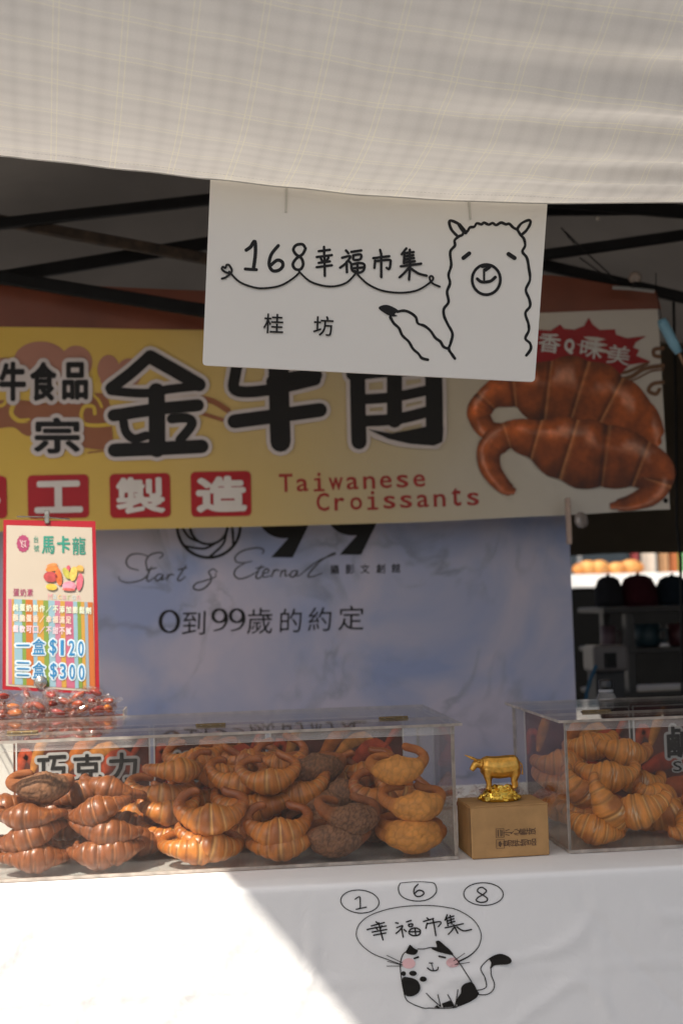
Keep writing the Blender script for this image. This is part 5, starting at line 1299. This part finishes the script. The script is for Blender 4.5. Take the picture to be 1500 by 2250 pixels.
# ================================================================== BEHIND THE STALL, RIGHT
# plastic shelf with caps
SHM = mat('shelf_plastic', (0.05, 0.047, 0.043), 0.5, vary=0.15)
HY = 2.05
def PX(px, py, y=HY): return on_y(px, py, y)
sh0 = PX(1325, 1345).x; z1_ = PX(1400, 1334).z; z2_ = PX(1400, 1424).z; z3_ = PX(1400, 1520).z
shf = thing('shelf', (sh0 + 0.25, HY, 0), 'grey-white plastic shelf unit in the dark behind the right-hand box', 'shelf')
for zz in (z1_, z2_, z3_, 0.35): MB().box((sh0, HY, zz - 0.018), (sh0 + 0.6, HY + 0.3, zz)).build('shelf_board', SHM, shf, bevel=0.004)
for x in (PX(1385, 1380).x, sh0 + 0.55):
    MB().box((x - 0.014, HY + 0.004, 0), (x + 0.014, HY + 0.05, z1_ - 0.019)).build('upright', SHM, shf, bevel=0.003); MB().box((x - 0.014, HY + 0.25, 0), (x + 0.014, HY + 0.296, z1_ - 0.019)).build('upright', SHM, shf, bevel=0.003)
def cap(px, m, label, w_=0.085, h_=0.082):
    c = Vector((PX(px, 1300).x, HY + 0.12, z1_)); o = thing('cap', c, label, 'cap', 'caps on the shelf')
    mb = MB(); mb.lathe(c + Vector((0, 0, 0.003)), [(w_, 0), (w_ * 1.01, h_ * 0.25), (w_ * 0.94, h_ * 0.6), (w_ * 0.72, h_ * 0.9), (w_ * 0.4, h_ * 1.0), (0.006, h_ * 1.02)], 26); mb.build('crown', m, o, smooth=True)
    vs = []; n_ = 20
    for r_ in (w_ * 0.95, w_ * 1.35):
        for i in range(n_ + 1):
            a = R(215 + 110 * i / n_); vs.append(c + Vector((math.cos(a) * r_, math.sin(a) * r_, 0.006 - 0.004 * (r_ > w_))))
    MB().add(vs, [(i, i + 1, i + n_ + 2, i + n_ + 1) for i in range(n_)]).build('peak', m, o, smooth=True)
    mb = MB(); mb.ball(c + Vector((0, 0, h_ * 1.02 + 0.004)), 0.007, 10, 6); mb.build('button', m, o, smooth=True)
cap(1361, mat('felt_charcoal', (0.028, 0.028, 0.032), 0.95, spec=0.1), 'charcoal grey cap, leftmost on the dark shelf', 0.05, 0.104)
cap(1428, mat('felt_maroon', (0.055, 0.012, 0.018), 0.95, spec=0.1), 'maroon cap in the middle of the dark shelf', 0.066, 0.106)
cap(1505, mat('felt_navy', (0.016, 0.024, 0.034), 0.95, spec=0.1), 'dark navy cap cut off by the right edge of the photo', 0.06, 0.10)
def cup(px, zz, r_, h_, m, label):
    c = Vector((PX(px, 1380).x, HY + 0.09, zz)); o = thing('mug', c, label, 'mug', 'mugs on the shelf')
    mb = MB(); mb.lathe(c, [(r_ * 0.8, 0), (r_, h_ * 0.1), (r_, h_), (r_ * 0.9, h_), (r_ * 0.88, h_ * 0.15), (0.004, h_ * 0.12)], 20); mb.build('cup', m, o, smooth=True)
    MB().tube([c + Vector((r_ * .95, 0, h_ * .75)), c + Vector((r_ * 1.6, 0, h_ * .7)), c + Vector((r_ * 1.6, 0, h_ * .3)), c + Vector((r_ * .95, 0, h_ * .2))], 0.005, 8).build('handle', m, o, smooth=True)
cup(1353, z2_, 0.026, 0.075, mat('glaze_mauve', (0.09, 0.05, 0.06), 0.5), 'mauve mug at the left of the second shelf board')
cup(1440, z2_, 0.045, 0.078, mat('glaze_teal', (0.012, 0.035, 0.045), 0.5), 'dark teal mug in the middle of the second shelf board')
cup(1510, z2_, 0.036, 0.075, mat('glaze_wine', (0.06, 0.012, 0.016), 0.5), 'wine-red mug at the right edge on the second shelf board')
# rounded pale bin with a square opening
mc = thing('plastic_bin', PX(1335, 1500, 1.75), 'pale rounded plastic bin with a square black opening before the dark shelf', 'machine')
mc.location.z = 0
p0 = PX(1305, 1478, 1.75); p1 = PX(1360, 1418, 1.75)
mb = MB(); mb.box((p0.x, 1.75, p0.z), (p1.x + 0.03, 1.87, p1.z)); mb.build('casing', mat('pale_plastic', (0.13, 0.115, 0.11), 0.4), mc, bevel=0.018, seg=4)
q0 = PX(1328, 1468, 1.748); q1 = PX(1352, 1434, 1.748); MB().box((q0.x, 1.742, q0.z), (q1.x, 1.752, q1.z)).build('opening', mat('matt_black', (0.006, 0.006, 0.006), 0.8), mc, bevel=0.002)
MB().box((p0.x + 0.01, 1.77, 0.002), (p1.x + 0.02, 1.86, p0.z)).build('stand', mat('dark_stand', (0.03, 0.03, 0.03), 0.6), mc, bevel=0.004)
# blue strap
MB().tube([PX(1309, 1462, 1.70), PX(1297, 1490, 1.70), PX(1288, 1522, 1.70), PX(1284, 1560, 1.70), Vector((PX(1284, 1560, 1.70).x, 1.70, 0.002))], 0.006, 8).build('strap', mat('blue_webbing', (0.02, 0.09, 0.16), 0.8), mc)
# water bottle behind the right-hand box
BG = acrylic('bottle_plastic', tint=(0.93, 0.94, 0.95), haze=0.10, rough=0.08, ior=1.6)
bc = on_y(1331, 1540, 0.46); bc.z = TABLE_Z
bt = thing('water_bottle', bc, 'clear ribbed water bottle with a black cap behind the right-hand box', 'bottle')
zt = on_y(1331, 1492, 0.46).z - TABLE_Z
mb = MB(); mb.lathe(bc + Vector((0, 0, 0.002)), [(0.026, 0), (0.030, 0.006)] + [(0.030 - 0.002 * (i % 2), 0.006 + (zt - 0.085) * i / 12) for i in range(1, 13)] + [(0.030, zt - 0.072), (0.026, zt - 0.055), (0.018, zt - 0.036), (0.0125, zt - 0.026), (0.0125, zt - 0.018)], 22); mb.build('body', BG, bt, smooth=True)
mb = MB(); mb.lathe(bc + Vector((0, 0, zt - 0.019)), [(0.0145, 0), (0.0148, 0.003), (0.0142, 0.016), (0.012, 0.018)], 22); mb.build('screw_cap', mat('cap_black', (0.012, 0.012, 0.013), 0.4), bt, smooth=True)
mb = MB(); mb.lathe(bc + Vector((0, 0, zt - 0.0265)), [(0.0140, 0), (0.0152, 0.002), (0.0140, 0.0055)], 22); mb.build('neck_ring', mat('ring_grey', (0.30, 0.30, 0.32), 0.4), bt, smooth=True)
# light blue handle hanging by the banner
hb = thing('brush_handle', on_y(1478, 745, 1.02), 'light blue plastic handle on a thin stick hanging right of the banner', 'handle')
mb = MB(); mb.tube([on_y(1452, 702, 1.02), on_y(1456, 712, 1.02), on_y(1480, 758, 1.02), on_y(1490, 776, 1.02)], [0.011, 0.014, 0.0135, 0.010], 12); mb.build('grip', mat('pale_blue', (0.20, 0.42, 0.56), 0.4), hb, smooth=True)
MB().tube([on_y(1490, 776, 1.02), on_y(1515, 830, 1.02), on_y(1560, 930, 1.02)], 0.004, 8).build('stick', mat('wood_stick', (0.30, 0.18, 0.11), 0.6), hb)
MB().tube([on_y(1452, 702, 1.02), on_y(1440, 640, 1.03), on_y(1440, 600, 1.05)], 0.0012, 6).build('string', BK, hb)
# black cable dropping beside the banner
MB().tube([on_y(1478, 640, 1.4), on_y(1484, 900, 1.4), on_y(1486, 1150, 1.4), on_y(1494, 1230, 1.4), on_y(1496, 1400, 1.4), on_y(1498, 1560, 1.4)], 0.004, 6).build('power_cable', BK)
tag(bpy.data.objects['power_cable'], 'thin black cable hanging down at the right edge of the photo', 'cable')
# bulb at the banner's top corner and a white cloth tab
bl = thing('light_bulb', on_y(1394, 630, 1.12), 'small unlit round bulb above the right top corner of the banner', 'bulb')
c = on_y(1394, 610, 1.12); mb = MB(); mb.ball(c, 0.018, 16, 10, (1, 1, 0.95)); mb.build('globe', mat('frosted_globe', (0.34, 0.28, 0.24), 0.25, vary=0.4, vscale=60), bl, smooth=True)
mb = MB(); mb.lathe(c + Vector((0, 0, -0.026)), [(0.010, 0), (0.012, 0.004), (0.011, 0.012)], 14); mb.build('socket', BK, bl)
MB().tube([on_y(1345, 632, 1.13), on_y(1385, 634, 1.13), on_y(1436, 640, 1.13)], 0.005, 8).build('arm', mat('arm_grey', (0.30, 0.30, 0.29), 0.5), bl)
bl2 = MB(); bl2.ball(on_y(1312, 480, 1.0), 0.0045, 10, 6); tag(bl2.build('rivet', mat('rivet_steel', (0.45, 0.4, 0.33), 0.4), tent), None)

# far stall across the back lane
FY = 5.6
fs_ = thing('far_stall', (on_y(1290, 1280, FY).x + 0.3, FY, 0), 'white-fronted stall counter across the back lane, glimpsed below the tent flap', 'stall')
x0 = on_y(1200, 1280, FY).x; x1 = on_y(1640, 1280, FY).x; zt_ = on_y(1300, 1262, FY).z; zb_ = on_y(1300, 1291, FY).z
MB().box((x0, FY, zb_), (x1, FY + 0.7, zt_)).build('counter', mat('white_paint', (0.80, 0.79, 0.76), 0.5), fs_, bevel=0.004)
MB().box((x0, FY + 0.012, 0), (x1, FY + 0.69, zb_)).build('skirt', mat('black_skirt', (0.004, 0.004, 0.004), 0.95, spec=0.02), fs_)
rnd = random.Random(3)
for i, (px, py, r_) in enumerate(((1275, 1250, .05), (1290, 1244, .06), (1300, 1248, .05), (1316, 1252, .06), (1328, 1252, .04), (1352, 1250, .05), (1366, 1252, .05), (1384, 1250, .06), (1396, 1252, .05))):
    c = on_y(px, py, FY + 0.15); c.z = zt_ + r_ * 0.75
    mb = MB(); mb.ball(c, r_, 12, 8, (1.15, 1, 0.78)); mb.build('bread_bun', mat('bun_%d' % (i % 2), ((.42, .16, .03), (.55, .26, .07))[i % 2], 0.6, vary=0.3, vscale=20), None, smooth=True)
for i, o in enumerate([o for o in COL.objects if o.name.startswith('bread_bun')]):
    tag(o, 'blurred orange bun on the far white counter behind the tent', 'bun', 'buns on the far counter')
sgn = [(1385, 1400, 'sign_red', (.30, .05, .05)), (1408, 1436, 'sign_cream', (.66, .56, .46)), (1446, 1466, 'sign_tan', (.50, .28, .14)), (1470, 1487, 'sign_orange', (.52, .17, .06)), (1488, 1500, 'sign_green', (.02, .30, .04))]
for px0, px1, nm, cc in sgn:
    a = on_y(px0, 1250, FY + 0.9); b_ = on_y(px1, 1250, FY + 0.9)
    o = thing('market_flag', ((a.x + b_.x) / 2, FY + 0.9, 0), 'blurred %s upright market flag far behind the caps' % nm.split('_')[1], 'flag')
    mb = MB(); vs = []
    for j in range(7):
        for i in range(5):
            vs.append((a.x + (b_.x - a.x) * i / 4, FY + 0.9 + 0.015 * math.sin(i * 1.7 + j), 0.6 + 1.3 * j / 6))
    mb.add(vs, [(j*5 + i, j*5 + i + 1, j*5 + i + 6, j*5 + i + 5) for j in range(6) for i in range(4)]); mb.build('flag_cloth', mat(nm, cc, 0.8, trans=0.3), o, smooth=True)
    MB().tube([(a.x, FY + 0.91, 0), (a.x, FY + 0.91, 2.0)], 0.012, 8).build('flagpole', BK, o)
# far row of buildings closing the lane
bw = thing('far_building', (6, 16, 0), 'pale concrete shop building far behind the back lane', 'building')
MB().box((-14, 16, 0), (22, 20, 7)).build('wall', mat('pale_wall', (0.42, 0.40, 0.37), 0.8, vary=0.15, vscale=0.6), bw)
GW = mat('dark_glass', (0.03, 0.04, 0.05), 0.1, spec=0.7); FR = mat('window_frame', (0.3, 0.29, 0.28), 0.5)
for i in range(10):
    x = -12.5 + i * 3.4
    for z in (0.9, 4.2):
        f = MB().box((x, 15.93, z), (x + 2.0, 15.995, z + 1.7)).build('window', FR, bw); MB().box((x + 0.08, 15.91, z + 0.08), (x + 0.97, 15.928, z + 1.62)).build('pane', GW, f); MB().box((x + 1.03, 15.91, z + 0.08), (x + 1.92, 15.928, z + 1.62)).build('pane', GW, f)
bpy.data.scenes.remove(_ts)
bpy.data.objects.remove(_to); bpy.data.curves.remove(_tc)
